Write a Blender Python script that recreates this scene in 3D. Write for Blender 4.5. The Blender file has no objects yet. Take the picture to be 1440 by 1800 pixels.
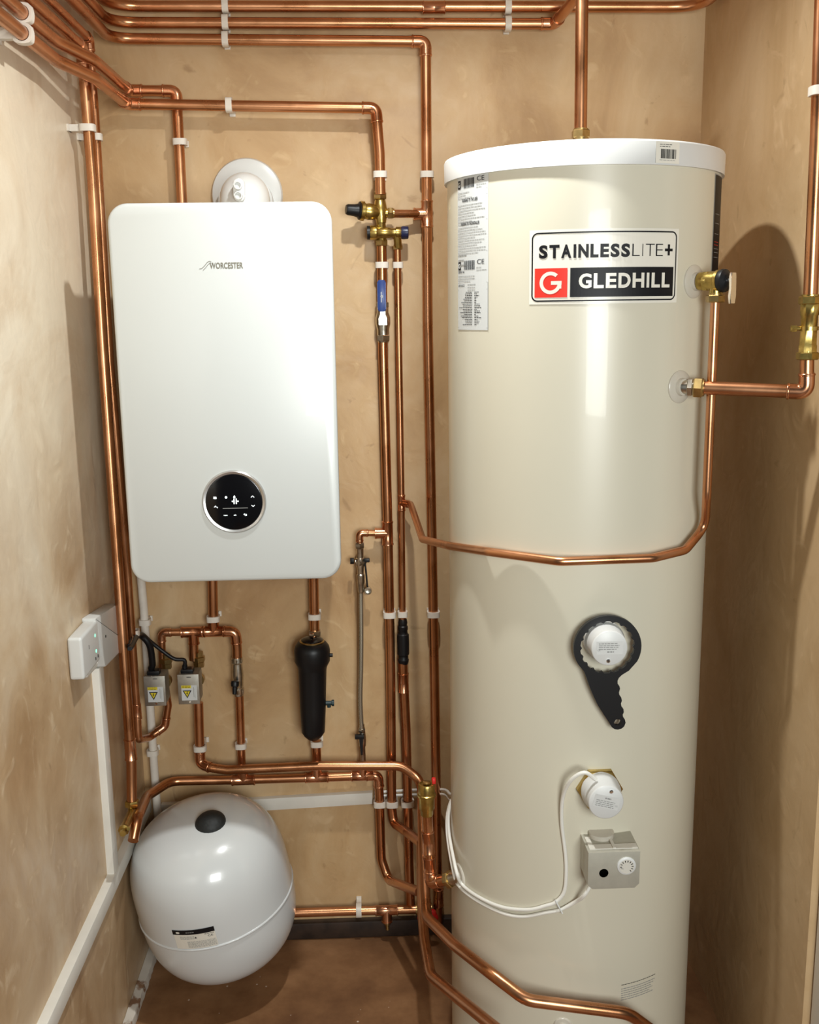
import bpy, bmesh, math, random
from mathutils import Vector, Matrix
random.seed(7)
S = bpy.context.scene
COL = S.collection
PI = math.pi

# ------------------------------------------------------------------ camera
CAM = (0.567, -2.338, 1.5409)
YAW, PIT, ROL, FPX = 0.0360, 0.1955, -0.0137, 1806.17
_F = Vector((math.sin(YAW)*math.cos(PIT), math.cos(YAW)*math.cos(PIT), -math.sin(PIT)))
_R0 = Vector((math.cos(YAW), -math.sin(YAW), 0)); _U0 = _R0.cross(_F)
_R = _R0*math.cos(ROL)+_U0*math.sin(ROL); _U = -_R0*math.sin(ROL)+_U0*math.cos(ROL)
cd = bpy.data.cameras.new('camera'); cam = bpy.data.objects.new('camera', cd); COL.objects.link(cam)
cd.sensor_fit = 'VERTICAL'; cd.sensor_height = 36.0; cd.lens = 36.0*FPX/1800.0; cd.clip_start = 0.02
cam.matrix_world = Matrix(((_R.x, _U.x, -_F.x, CAM[0]), (_R.y, _U.y, -_F.y, CAM[1]), (_R.z, _U.z, -_F.z, CAM[2]), (0, 0, 0, 1)))
S.camera = cam

# ------------------------------------------------------------------ light, world, exposure
S.view_settings.view_transform = 'Standard'; S.view_settings.look = 'None'
S.view_settings.gamma = 1.0; S.view_settings.use_curve_mapping = False
S.view_settings.exposure = 0.0
W = bpy.data.worlds.new('world'); S.world = W; W.use_nodes = True
W.node_tree.nodes['Background'].inputs[0].default_value = (1.0, 0.98, 0.95, 1)
W.node_tree.nodes['Background'].inputs[1].default_value = 0.055
def lamp(name, kind, loc, power, col, size, rot=(0, 0, 0)):
    l = bpy.data.lights.new(name, kind); l.energy = power; l.color = col
    if kind == 'AREA': l.shape = 'RECTANGLE'; l.size, l.size_y = size
    else: l.shadow_soft_size = size
    o = bpy.data.objects.new(name, l); COL.objects.link(o); o.location = loc; o.rotation_euler = rot
    return o
LAMP = (0.655, -0.76, 2.30)
dl = lamp('ceiling_downlight', 'AREA', LAMP, 11.5, (0.97, 1.0, 0.985), (0.05, 0.05)); dl.data.shape = 'DISK'; dl.data.spread = math.radians(150)
hl_ = lamp('hallway_light', 'AREA', (1.08, -3.15, 1.50), 50, (0.96, 1.0, 0.975), (0.8, 0.8)); hl_.rotation_euler = (Vector((.45, -.3, 1.05))-hl_.location).to_track_quat('-Z', 'Y').to_euler()

# ------------------------------------------------------------------ pixel rays (points in the place at a known depth)
def ray(x, y): return _F + _R*((x-720)/FPX) - _U*((y-900)/FPX)
C0 = Vector(CAM)
def P(x, y, Y): d = ray(x, y); return C0 + d*((Y-C0.y)/d.y)
def PX(x, y, X): d = ray(x, y); return C0 + d*((X-C0.x)/d.x)
def PZ(x, y, Z): d = ray(x, y); return C0 + d*((Z-C0.z)/d.z)
CX, CY, CR = 0.9472, -0.4554, 0.2375           # hot water cylinder axis and radius
def PC(x, y, r=CR):
    d = ray(x, y); ox, oy = C0.x-CX, C0.y-CY
    a = d.x*d.x+d.y*d.y; b = 2*(ox*d.x+oy*d.y); c = ox*ox+oy*oy-r*r
    D = max(b*b-4*a*c, 0); return C0 + d*((-b-math.sqrt(D))/(2*a))
def ang(p): return math.atan2(p.x-CX, -(p.y-CY))
def cylp(a, z, r=CR): return Vector((CX+r*math.sin(a), CY-r*math.cos(a), z))

# ------------------------------------------------------------------ materials
def new_mat(name):
    m = bpy.data.materials.new(name); m.use_nodes = True
    return m, m.node_tree.nodes, m.node_tree.links, m.node_tree.nodes['Principled BSDF']
def flat(name, col, rough=0.5, metal=0.0, noise=0.0, scale=40, bump=0.0, emit=None, coat=0.0, spec=0.5, alpha=1.0):
    m, N, L, b = new_mat(name)
    b.inputs['Base Color'].default_value = (*col, 1); b.inputs['Roughness'].default_value = rough
    b.inputs['Metallic'].default_value = metal; b.inputs['Coat Weight'].default_value = coat
    b.inputs['Specular IOR Level'].default_value = spec; b.inputs['Alpha'].default_value = alpha
    if emit:
        b.inputs['Emission Color'].default_value = (*emit[0], 1); b.inputs['Emission Strength'].default_value = emit[1]
    if noise or bump:
        tc = N.new('ShaderNodeTexCoord'); n = N.new('ShaderNodeTexNoise'); n.inputs['Scale'].default_value = scale
        n.inputs['Detail'].default_value = 5; L.new(tc.outputs['Object'], n.inputs['Vector'])
        if noise:
            r = N.new('ShaderNodeValToRGB'); e = r.color_ramp.elements
            e[0].position = .3; e[1].position = .7
            e[0].color = (*[c*(1-noise) for c in col], 1); e[1].color = (*[min(1, c*(1+noise*.6)) for c in col], 1)
            L.new(n.outputs['Fac'], r.inputs['Fac']); L.new(r.outputs['Color'], b.inputs['Base Color'])
        if bump:
            bp = N.new('ShaderNodeBump'); bp.inputs['Strength'].default_value = bump; bp.inputs['Distance'].default_value = .002
            L.new(n.outputs['Fac'], bp.inputs['Height']); L.new(bp.outputs['Normal'], b.inputs['Normal'])
    return m
def plaster(name, c_dark, c_mid, c_light, off, rough=(.42, .62), lit_pale=None):
    m, N, L, b = new_mat(name)
    tc = N.new('ShaderNodeTexCoord'); mp = N.new('ShaderNodeMapping'); L.new(tc.outputs['Object'], mp.inputs['Vector'])
    mp.inputs['Location'].default_value = off
    big = N.new('ShaderNodeTexNoise'); big.inputs['Scale'].default_value = 2.6; big.inputs['Detail'].default_value = 7
    big.inputs['Roughness'].default_value = .58; big.inputs['Distortion'].default_value = .7
    st = N.new('ShaderNodeMapping'); st.inputs['Scale'].default_value = (1.5, 1.5, 1.0); L.new(mp.outputs[0], st.inputs[0])
    L.new(st.outputs[0], big.inputs['Vector'])
    r = N.new('ShaderNodeValToRGB'); e = r.color_ramp.elements
    e[0].position = .30; e[0].color = (*c_dark, 1); e[1].position = .72; e[1].color = (*c_light, 1)
    k = e.new(.5); k.color = (*c_mid, 1)
    L.new(big.outputs['Fac'], r.inputs['Fac'])
    # small trowel scuffs
    sm = N.new('ShaderNodeTexNoise'); sm.inputs['Scale'].default_value = 14; sm.inputs['Detail'].default_value = 8
    sm.inputs['Distortion'].default_value = 1.6; L.new(mp.outputs[0], sm.inputs['Vector'])
    sr = N.new('ShaderNodeValToRGB'); se = sr.color_ramp.elements; se[0].position = .60; se[1].position = .72
    se[0].color = (0, 0, 0, 1); se[1].color = (1, 1, 1, 1); L.new(sm.outputs['Fac'], sr.inputs['Fac'])
    mx = N.new('ShaderNodeMix'); mx.data_type = 'RGBA'; mx.inputs['B'].default_value = (*[min(1, c*1.12) for c in c_light], 1)
    ml = N.new('ShaderNodeMath'); ml.operation = 'MULTIPLY'; ml.inputs[1].default_value = .45
    L.new(sr.outputs['Color'], ml.inputs[0]); L.new(ml.outputs[0], mx.inputs['Factor'])
    L.new(r.outputs['Color'], mx.inputs['A'])
    # brown scrape marks
    s2 = N.new('ShaderNodeTexNoise'); s2.inputs['Scale'].default_value = 9; s2.inputs['Detail'].default_value = 6
    s2.inputs['Distortion'].default_value = 2.5; m2 = N.new('ShaderNodeMapping'); m2.inputs['Location'].default_value = (7, 3, 5)
    L.new(mp.outputs[0], m2.inputs[0]); L.new(m2.outputs[0], s2.inputs['Vector'])
    s2r = N.new('ShaderNodeValToRGB'); s2e = s2r.color_ramp.elements; s2e[0].position = .66; s2e[1].position = .74
    s2e[0].color = (0, 0, 0, 1); s2e[1].color = (.5, .5, .5, 1); L.new(s2.outputs['Fac'], s2r.inputs['Fac'])
    mx2 = N.new('ShaderNodeMix'); mx2.data_type = 'RGBA'; mx2.inputs['B'].default_value = (*[c*.8 for c in c_dark], 1)
    L.new(s2r.outputs['Color'], mx2.inputs['Factor']); L.new(mx.outputs['Result'], mx2.inputs['A'])
    last = mx2.outputs['Result']
    if lit_pale:      # paler plaster tone higher up paints in the wall's lit brightness, ragged edge
        z0, z1, amount = lit_pale; geo = N.new('ShaderNodeNewGeometry'); sp = N.new('ShaderNodeSeparateXYZ'); L.new(geo.outputs['Position'], sp.inputs[0])
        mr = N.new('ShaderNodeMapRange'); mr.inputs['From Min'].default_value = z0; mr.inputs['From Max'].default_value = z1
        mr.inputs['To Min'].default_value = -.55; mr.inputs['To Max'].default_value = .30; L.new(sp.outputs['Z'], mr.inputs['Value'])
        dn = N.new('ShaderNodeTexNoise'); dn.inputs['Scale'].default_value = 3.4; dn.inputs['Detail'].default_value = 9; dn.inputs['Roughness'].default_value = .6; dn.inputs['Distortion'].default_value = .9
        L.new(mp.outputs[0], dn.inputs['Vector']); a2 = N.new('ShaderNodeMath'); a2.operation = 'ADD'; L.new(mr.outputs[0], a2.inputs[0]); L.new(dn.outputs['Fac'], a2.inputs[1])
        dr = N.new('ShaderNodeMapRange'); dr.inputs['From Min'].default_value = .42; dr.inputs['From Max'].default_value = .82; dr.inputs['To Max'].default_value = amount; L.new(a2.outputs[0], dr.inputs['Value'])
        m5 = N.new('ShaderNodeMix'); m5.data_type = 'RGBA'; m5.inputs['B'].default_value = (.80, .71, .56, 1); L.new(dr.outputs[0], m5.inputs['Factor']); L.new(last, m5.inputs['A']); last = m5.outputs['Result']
    L.new(last, b.inputs['Base Color'])
    rr = N.new('ShaderNodeMapRange'); rr.inputs['To Min'].default_value = rough[0]; rr.inputs['To Max'].default_value = rough[1]
    rr.inputs['From Min'].default_value = .3; rr.inputs['From Max'].default_value = .7
    L.new(sm.outputs['Fac'], rr.inputs['Value']); L.new(rr.outputs[0], b.inputs['Roughness'])
    bp = N.new('ShaderNodeBump'); bp.inputs['Strength'].default_value = .5; bp.inputs['Distance'].default_value = .004
    ad = N.new('ShaderNodeMath'); ad.operation = 'ADD'; L.new(big.outputs['Fac'], ad.inputs[0])
    m3 = N.new('ShaderNodeMath'); m3.operation = 'MULTIPLY'; m3.inputs[1].default_value = .55; L.new(sm.outputs['Fac'], m3.inputs[0])
    L.new(m3.outputs[0], ad.inputs[1]); L.new(ad.outputs[0], bp.inputs['Height']); L.new(bp.outputs['Normal'], b.inputs['Normal'])
    return m
def copper(name, c1, c2, rough=.27):
    m, N, L, b = new_mat(name); b.inputs['Metallic'].default_value = 1.0
    tc = N.new('ShaderNodeTexCoord'); n = N.new('ShaderNodeTexNoise'); n.inputs['Scale'].default_value = 9
    n.inputs['Detail'].default_value = 6; n.inputs['Distortion'].default_value = .8; L.new(tc.outputs['Object'], n.inputs['Vector'])
    r = N.new('ShaderNodeValToRGB'); e = r.color_ramp.elements; e[0].position = .35; e[1].position = .68
    e[0].color = (*c1, 1); e[1].color = (*c2, 1); L.new(n.outputs['Fac'], r.inputs['Fac']); L.new(r.outputs['Color'], b.inputs['Base Color'])
    q = N.new('ShaderNodeMapRange'); q.inputs['To Min'].default_value = rough-.04; q.inputs['To Max'].default_value = rough+.07
    q.inputs['From Min'].default_value = .3; q.inputs['From Max'].default_value = .7
    L.new(n.outputs['Fac'], q.inputs['Value']); L.new(q.outputs[0], b.inputs['Roughness'])
    return m
M = {}
M['wall_back'] = plaster('plaster_back', (.36, .205, .085), (.52, .335, .165), (.62, .45, .26), (3, 1, 2))
M['wall_left'] = plaster('plaster_left', (.38, .23, .115), (.55, .385, .225), (.69, .56, .39), (11, 4, 6), (.30, .46), lit_pale=(.35, 1.45, .8))  # upper part coloured paler, as the lit wall looks
M['wall_right'] = plaster('plaster_right', (.45, .29, .14), (.54, .37, .20), (.61, .44, .26), (21, 2, 9))
M['ceiling'] = flat('ceiling_plaster', (.62, .48, .36), .7, noise=.12, scale=4)
M['copper'] = copper('copper_tube', (.50, .222, .10), (.66, .325, .17), .28)
M['copper_fit'] = copper('copper_fitting', (.56, .235, .115), (.74, .40, .24), .24)
M['brass'] = flat('brass', (.50, .36, .11), .3, 1.0, noise=.25, scale=90, bump=.15)
M['brass_dark'] = flat('dull_brass', (.48, .34, .14), .34, 1.0, noise=.3, scale=70)
M['nickel'] = flat('nickel_plate', (.62, .58, .50), .28, 1.0, noise=.25, scale=80)
M['steel'] = flat('zinc_steel', (.46, .44, .39), .48, 1.0, noise=.15, scale=60)
M['chrome'] = flat('chrome', (.85, .85, .85), .15, 1.0)
M['clip'] = flat('white_clip_plastic', (.72, .66, .58), .45, noise=.06, scale=60)
M['white'] = flat('white_plastic', (.66, .665, .645), .35, noise=.02, scale=8)
M['pvc'] = flat('pvc_trunking', (.76, .73, .66), .4, noise=.08, scale=12)
M['boiler'] = flat('boiler_enamel', (.62, .645, .635), .3, noise=.01, scale=3, coat=.15)
M['boiler_side'] = flat('boiler_side_enamel', (.66, .64, .58), .4)
M['cyl'] = flat('cylinder_cream_enamel', (.63, .59, .475), .32, noise=.015, scale=5, coat=.12)
M['cap'] = flat('cylinder_lid_plastic', (.65, .65, .635), .4)
M['tank'] = flat('tank_white_paint', (.66, .68, .68), .22, noise=.02, scale=5, coat=.3)
M['black'] = flat('black_plastic', (.006, .006, .007), .42, spec=.35)
M['black_gloss'] = flat('black_glass', (.003, .003, .004), .12)
M['rubber'] = flat('black_rubber', (.012, .014, .014), .6, bump=.5, scale=150)
M['blue'] = flat('blue_grip', (.006, .035, .19), .35)
M['navy'] = flat('navy_cap', (.01, .015, .06), .35)
M['red'] = flat('red_plastic', (.55, .015, .012), .4)
M['redlabel'] = flat('label_red', (.80, .035, .02), .4)
M['ink'] = flat('label_black', (.004, .004, .006), .5, spec=.3)
M['inkgrey'] = flat('label_grey_ink', (.30, .30, .29), .5)
M['paper'] = flat('label_paper', (.60, .615, .61), .5)
M['plate'] = flat('label_white_film', (.76, .725, .64), .3)
M['yellow'] = flat('warning_yellow', (.70, .56, .03), .5)
M['silver'] = flat('brushed_silver', (.62, .61, .60), .3, .9)
M['logo'] = flat('logo_metal', (.30, .27, .21), .3, .7)
M['icon'] = flat('display_icon', (.6, .65, .65), .5, emit=((.85, .95, .95), 1.2))
M['led'] = flat('green_led', (.3, .8, .6), .4, emit=((.25, 1, .6), 1.3))
M['rosette'] = flat('clear_rosette', (.66, .61, .52), .25, alpha=.8)
M['cable'] = flat('white_cable', (.80, .78, .72), .4)
M['dial'] = flat('dial_plastic', (.66, .63, .56), .45)
M['graybox'] = flat('valve_head_alloy', (.36, .34, .29), .5, .75, noise=.12, scale=70)
M['statbox'] = flat('thermostat_case', (.46, .44, .37), .5, .35, noise=.05, scale=90)
M['dark_skirt'] = flat('dark_skirting', (.035, .02, .013), .5, noise=.5, scale=30, bump=.4)
M['ptfe'] = flat('ptfe_tape', (.8, .72, .66), .6)
M['door_paint'] = flat('door_frame_paint', (.65, .63, .58), .45)
M['teal'] = flat('teal_plastic', (.01, .03, .035), .4)
def floor_mat():
    m, N, L, b = new_mat('screed_floor'); tc = N.new('ShaderNodeTexCoord')
    n = N.new('ShaderNodeTexNoise'); n.inputs['Scale'].default_value = 5; n.inputs['Detail'].default_value = 8; n.inputs['Roughness'].default_value = .65
    L.new(tc.outputs['Object'], n.inputs['Vector'])
    r = N.new('ShaderNodeValToRGB'); e = r.color_ramp.elements; e[0].position = .3; e[1].position = .7
    e[0].color = (.12, .05, .02, 1); e[1].color = (.32, .165, .075, 1); k = e.new(.5); k.color = (.21, .10, .042, 1)
    L.new(n.outputs['Fac'], r.inputs['Fac'])
    v = N.new('ShaderNodeTexVoronoi'); v.inputs['Scale'].default_value = 34; L.new(tc.outputs['Object'], v.inputs['Vector'])
    vr = N.new('ShaderNodeValToRGB'); ve = vr.color_ramp.elements; ve[0].position = .06; ve[1].position = .10
    ve[0].color = (1, 1, 1, 1); ve[1].color = (0, 0, 0, 1); L.new(v.outputs['Distance'], vr.inputs['Fac'])
    n2 = N.new('ShaderNodeTexNoise'); n2.inputs['Scale'].default_value = 6; L.new(tc.outputs['Object'], n2.inputs['Vector'])
    gt = N.new('ShaderNodeMath'); gt.operation = 'GREATER_THAN'; gt.inputs[1].default_value = .57; L.new(n2.outputs['Fac'], gt.inputs[0])
    mu = N.new('ShaderNodeMath'); mu.operation = 'MULTIPLY'; L.new(vr.outputs['Color'], mu.inputs[0]); L.new(gt.outputs[0], mu.inputs[1])
    mx = N.new('ShaderNodeMix'); mx.data_type = 'RGBA'; mx.inputs['B'].default_value = (.62, .5, .4, 1)
    L.new(mu.outputs[0], mx.inputs['Factor']); L.new(r.outputs['Color'], mx.inputs['A']); L.new(mx.outputs['Result'], b.inputs['Base Color'])
    b.inputs['Roughness'].default_value = .5
    bp = N.new('ShaderNodeBump'); bp.inputs['Strength'].default_value = .3; bp.inputs['Distance'].default_value = .003
    L.new(n.outputs['Fac'], bp.inputs['Height']); L.new(bp.outputs['Normal'], b.inputs['Normal'])
    return m
M['floor'] = floor_mat()
def braid_mat():
    m, N, L, b = new_mat('steel_braid'); b.inputs['Metallic'].default_value = .9; b.inputs['Roughness'].default_value = .35
    tc = N.new('ShaderNodeTexCoord'); w = N.new('ShaderNodeTexWave'); w.inputs['Scale'].default_value = 190; w.wave_type = 'BANDS'; w.bands_direction = 'DIAGONAL'
    L.new(tc.outputs['Object'], w.inputs['Vector']); r = N.new('ShaderNodeValToRGB'); e = r.color_ramp.elements
    e[0].color = (.22, .20, .15, 1); e[1].color = (.75, .70, .58, 1); L.new(w.outputs['Fac'], r.inputs['Fac']); L.new(r.outputs['Color'], b.inputs['Base Color'])
    return m
M['braid'] = braid_mat()
def splat_mat():
    m, N, L, b = new_mat('splattered_strip'); tc = N.new('ShaderNodeTexCoord'); n = N.new('ShaderNodeTexNoise')
    n.inputs['Scale'].default_value = 26; n.inputs['Detail'].default_value = 6; L.new(tc.outputs['Object'], n.inputs['Vector'])
    r = N.new('ShaderNodeValToRGB'); e = r.color_ramp.elements; e[0].position = .40; e[1].position = .47
    e[0].color = (.24, .13, .07, 1); e[1].color = (.66, .6, .52, 1); L.new(n.outputs['Fac'], r.inputs['Fac']); L.new(r.outputs['Color'], b.inputs['Base Color'])
    b.inputs['Roughness'].default_value = .7
    return m
M['splat'] = splat_mat()

# ------------------------------------------------------------------ object helpers
ORG = {}
def thing(name, label, cat, loc, group=None):
    o = bpy.data.objects.new(name, None); COL.objects.link(o); o.location = loc; o.empty_display_size = .02
    o['label'] = label; o['category'] = cat
    if group: o['group'] = group
    ORG[o] = Vector(loc); return o
def obj(name, bm, mat, parent=None, label=None, smooth=38, kind=None):
    """bm is in world coordinates; it becomes one mesh object, under its parent if it has one"""
    org = ORG[parent].copy() if parent else Vector((0, 0, 0))
    if parent is None and bm.verts:
        xs = [v.co for v in bm.verts]
        org = Vector(((min(v.x for v in xs)+max(v.x for v in xs))/2, (min(v.y for v in xs)+max(v.y for v in xs))/2, min(v.z for v in xs)))
    bmesh.ops.translate(bm, verts=bm.verts, vec=-org)
    bmesh.ops.recalc_face_normals(bm, faces=[f for f in bm.faces if f.tag is False]) if bm.faces else None
    me = bpy.data.meshes.new(name); bm.to_mesh(me); bm.free()
    for mm in (mat if isinstance(mat, (list, tuple)) else [mat]): me.materials.append(M[mm])
    o = bpy.data.objects.new(name, me); COL.objects.link(o)
    if parent: o.parent = parent
    else: o.location = org
    ORG[o] = org
    if label: o['label'] = label
    if kind: o['kind'] = kind
    if smooth:
        me.shade_smooth(); me.set_sharp_from_angle(angle=math.radians(smooth))
    return o
def tag(o, label, cat, group=None):
    o['label'] = label; o['category'] = cat
    if group: o['group'] = group
    return o
def B(): return bmesh.new()
def frame(d):
    d = Vector(d).normalized(); h = Vector((0, 0, 1)) if abs(d.z) < .9 else Vector((1, 0, 0))
    u = d.cross(h).normalized(); v = d.cross(u).normalized(); return d, u, v
def rings(bm, rs, cap=True, mi=0, close=False):
    n = len(rs[0]); V = [[bm.verts.new(p) for p in r] for r in rs]
    fs = []
    for a, b in zip(V, V[1:]+([V[0]] if close else [])):
        for i in range(n):
            fs.append(bm.faces.new((a[i], a[(i+1) % n], b[(i+1) % n], b[i])))
    if cap and not close:
        fs.append(bm.faces.new(V[0][::-1])); fs.append(bm.faces.new(V[-1]))
    for f in fs: f.material_index = mi
    return V
def lathe(bm, o, d, prof, n=32, mi=0, cap=True, u=None):
    """prof = [(distance along axis, radius)]"""
    o = Vector(o); d, uu, v = frame(d)
    if u is not None: uu = Vector(u).normalized(); v = d.cross(uu).normalized()
    rings(bm, [[o+d*t+(uu*math.cos(2*PI*i/n)+v*math.sin(2*PI*i/n))*max(r, 1e-5) for i in range(n)] for t, r in prof], cap, mi)
def rod(bm, a, b, r, n=20, mi=0, bev=0):
    a, b = Vector(a), Vector(b); l = (b-a).length
    pr = [(0, r), (l, r)] if not bev else [(0, r-bev), (bev, r), (l-bev, r), (l, r-bev)]
    lathe(bm, a, b-a, pr, n, mi)
def hexnut(bm, c, d, r, h, mi=0):
    d = Vector(d).normalized(); c = Vector(c)
    lathe(bm, c-d*h/2, d, [(0, r*.9), (h*.12, r), (h*.88, r), (h, r*.9)], 6, mi)
def fillet(pts, R):
    """pts list of Vector; R a number or list for the inner points -> smooth list"""
    pts = [Vector(p) for p in pts]; out = [pts[0]]
    for i in range(1, len(pts)-1):
        r = R[i-1] if isinstance(R, (list, tuple)) else R
        a, p, b = pts[i-1], pts[i], pts[i+1]; u = (a-p).normalized(); v = (b-p).normalized()
        th = u.angle(v, PI)
        if PI-th < .02 or r <= 0: out.append(p); continue
        t = min(r/math.tan(th/2), (a-p).length*.48, (b-p).length*.48)
        A, Bq = p+u*t, p+v*t; n = max(3, int((PI-th)/.16))
        for k in range(n+1):
            s = k/n; out.append(A*(1-s)**2+p*2*s*(1-s)+Bq*s*s)   # quadratic blend of the corner
    out.append(pts[-1]); q = [out[0]]
    for p in out[1:]:
        if (p-q[-1]).length > 1e-4: q.append(p)
    return q
def smoothpath(pts, n=8):
    pts = [Vector(p) for p in pts]; P2 = [pts[0]*2-pts[1]]+pts+[pts[-1]*2-pts[-2]]; out = []
    for i in range(1, len(P2)-2):
        a, b, c, d = P2[i-1:i+3]
        for k in range(n):
            t = k/n; out.append(.5*((2*b)+(c-a)*t+(2*a-5*b+4*c-d)*t*t+(3*b-a-3*c+d)*t**3))
    out.append(pts[-1]); return out
def sweep(bm, path, r, n=18, mi=0):
    T = []
    for i in range(len(path)):
        a = path[max(i-1, 0)]; b = path[min(i+1, len(path)-1)]; T.append((b-a).normalized())
    _, u, _ = frame(T[0]); rs = []
    for i, p in enumerate(path):
        u = (u-T[i]*u.dot(T[i])).normalized(); v = T[i].cross(u)
        rr = r(i) if callable(r) else r
        rs.append([p+(u*math.cos(2*PI*k/n)+v*math.sin(2*PI*k/n))*rr for k in range(n)])
    rings(bm, rs, True, mi)
def box(bm, a, b, mi=0, bev=0, M4=None, seg=2):
    a, b = Vector(a), Vector(b); c = (a+b)/2; s = Vector([abs(q) for q in (b-a)])
    g = bmesh.ops.create_cube(bm, size=1, matrix=Matrix.Translation(c) @ Matrix.Diagonal((*s, 1)))
    vs = g['verts']; fs = list({f for v in vs for f in v.link_faces})
    for f in fs: f.material_index = mi
    if bev:
        es = list({e for v in vs for e in v.link_edges})
        r = bmesh.ops.bevel(bm, geom=es, offset=bev, segments=seg, profile=.6, affect='EDGES', clamp_overlap=True)
        vs = list(set([v for v in vs if v.is_valid]+[v for v in r['verts'] if v.is_valid]))
        for f in r['faces']: f.material_index = mi
    if M4 is not None: bmesh.ops.transform(bm, matrix=M4, verts=vs)
    return vs
def prism(bm, poly, o, ux, uy, t, mi=0, bev=0):
    """flat outline poly (2D) at o along ux, uy, thickness t along ux x uy"""
    o, ux, uy = Vector(o), Vector(ux).normalized(), Vector(uy).normalized(); w = ux.cross(uy)
    a = [bm.verts.new(o+ux*x+uy*y) for x, y in poly]; b = [bm.verts.new(o+ux*x+uy*y+w*t) for x, y in poly]
    n = len(poly); fs = [bm.faces.new(a[::-1]), bm.faces.new(b)]
    for i in range(n): fs.append(bm.faces.new((a[i], a[(i+1) % n], b[(i+1) % n], b[i])))
    for f in fs: f.material_index = mi
    if bev: bmesh.ops.bevel(bm, geom=list(fs[1].edges), offset=bev, segments=2, profile=.6, affect='EDGES')
def rrect(w, h, r, n=6):
    out = []
    for cx, cy, a0 in ((w/2-r, h/2-r, 0), (-w/2+r, h/2-r, PI/2), (-w/2+r, -h/2+r, PI), (w/2-r, -h/2+r, 1.5*PI)):
        for k in range(n+1): a = a0+PI/2*k/n; out.append((cx+r*math.cos(a), cy+r*math.sin(a)))
    return out
# decals: mapper m(u, v, off) -> world point
def plane_map(o, ux, uy):
    o, ux, uy = Vector(o), Vector(ux).normalized(), Vector(uy).normalized(); w = ux.cross(uy)
    return lambda u, v, k=0: o+ux*u+uy*v+w*k
def cyl_map(a0, z0, r=CR): return lambda u, v, k=0: cylp(a0+u/r, z0+v, r+k)
def d_rect(bm, m, u0, v0, u1, v1, k, mi, nu=1, nv=1):
    V = [[bm.verts.new(m(u0+(u1-u0)*i/nu, v0+(v1-v0)*j/nv, k)) for i in range(nu+1)] for j in range(nv+1)]
    for j in range(nv):
        for i in range(nu):
            f = bm.faces.new((V[j][i], V[j][i+1], V[j+1][i+1], V[j+1][i])); f.material_index = mi; f.tag = True
def d_poly(bm, m, pts, k, mi):
    f = bm.faces.new([bm.verts.new(m(u, v, k)) for u, v in pts]); f.material_index = mi; f.tag = True
def d_disc(bm, m, u, v, r, k, mi, n=16): d_poly(bm, m, [(u+r*math.cos(2*PI*i/n), v+r*math.sin(2*PI*i/n)) for i in range(n)], k, mi)
def d_ring(bm, m, u, v, r0, r1, k, mi, a0=0, a1=2*PI, n=28):
    for i in range(n):
        a, b = a0+(a1-a0)*i/n, a0+(a1-a0)*(i+1)/n
        d_poly(bm, m, [(u+r0*math.cos(a), v+r0*math.sin(a)), (u+r1*math.cos(a), v+r1*math.sin(a)), (u+r1*math.cos(b), v+r1*math.sin(b)), (u+r0*math.cos(b), v+r0*math.sin(b))], k, mi)
def d_line(bm, m, pts, w, k, mi):
    for (a, b) in zip(pts, pts[1:]):
        a, b = Vector(a), Vector(b); t = (b-a).normalized()*w/2; n = Vector((-t.y, t.x)); a = a-t*.5; b = b+t*.5
        d_poly(bm, m, [tuple(a-n), tuple(b-n), tuple(b+n), tuple(a+n)], k, mi)
def d_text(bm, m, s, u, v, h, w, k, mi, bold=0.0):
    """text with its lower left at (u, v), capital height h, stretched to width w"""
    cu = bpy.data.curves.new('t', 'FONT'); cu.body = s; cu.size = 1; cu.offset = bold; cu.resolution_u = 4; cu.fill_mode = 'FRONT'
    o = bpy.data.objects.new('t', cu); COL.objects.link(o)
    me = bpy.data.meshes.new_from_object(o.evaluated_get(bpy.context.evaluated_depsgraph_get()))
    if not me.vertices: bpy.data.objects.remove(o); return
    x0 = min(q.co.x for q in me.vertices); x1 = max(q.co.x for q in me.vertices); y0 = min(q.co.y for q in me.vertices); y1 = max(q.co.y for q in me.vertices)
    vs = [bm.verts.new(m(u+(q.co.x-x0)/(x1-x0)*w, v+(q.co.y-y0)/(y1-y0)*h, k)) for q in me.vertices]
    for p in me.polygons:
        try: f = bm.faces.new([vs[i] for i in p.vertices]); f.material_index = mi; f.tag = True
        except ValueError: pass
    bpy.data.objects.remove(o); bpy.data.curves.remove(cu); bpy.data.meshes.remove(me)
def d_lines(bm, m, u0, v0, w, n, pitch, k, mi, t=.27, ragged=.5):
    for i in range(n):
        x = u0; e = u0+w*(1-ragged*random.random()**2)
        while x < e:
            l = random.uniform(.0025, .007); d_rect(bm, m, x, v0-i*pitch, min(x+l, e), v0-i*pitch-pitch*t, k, mi); x += l+.0011

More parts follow.
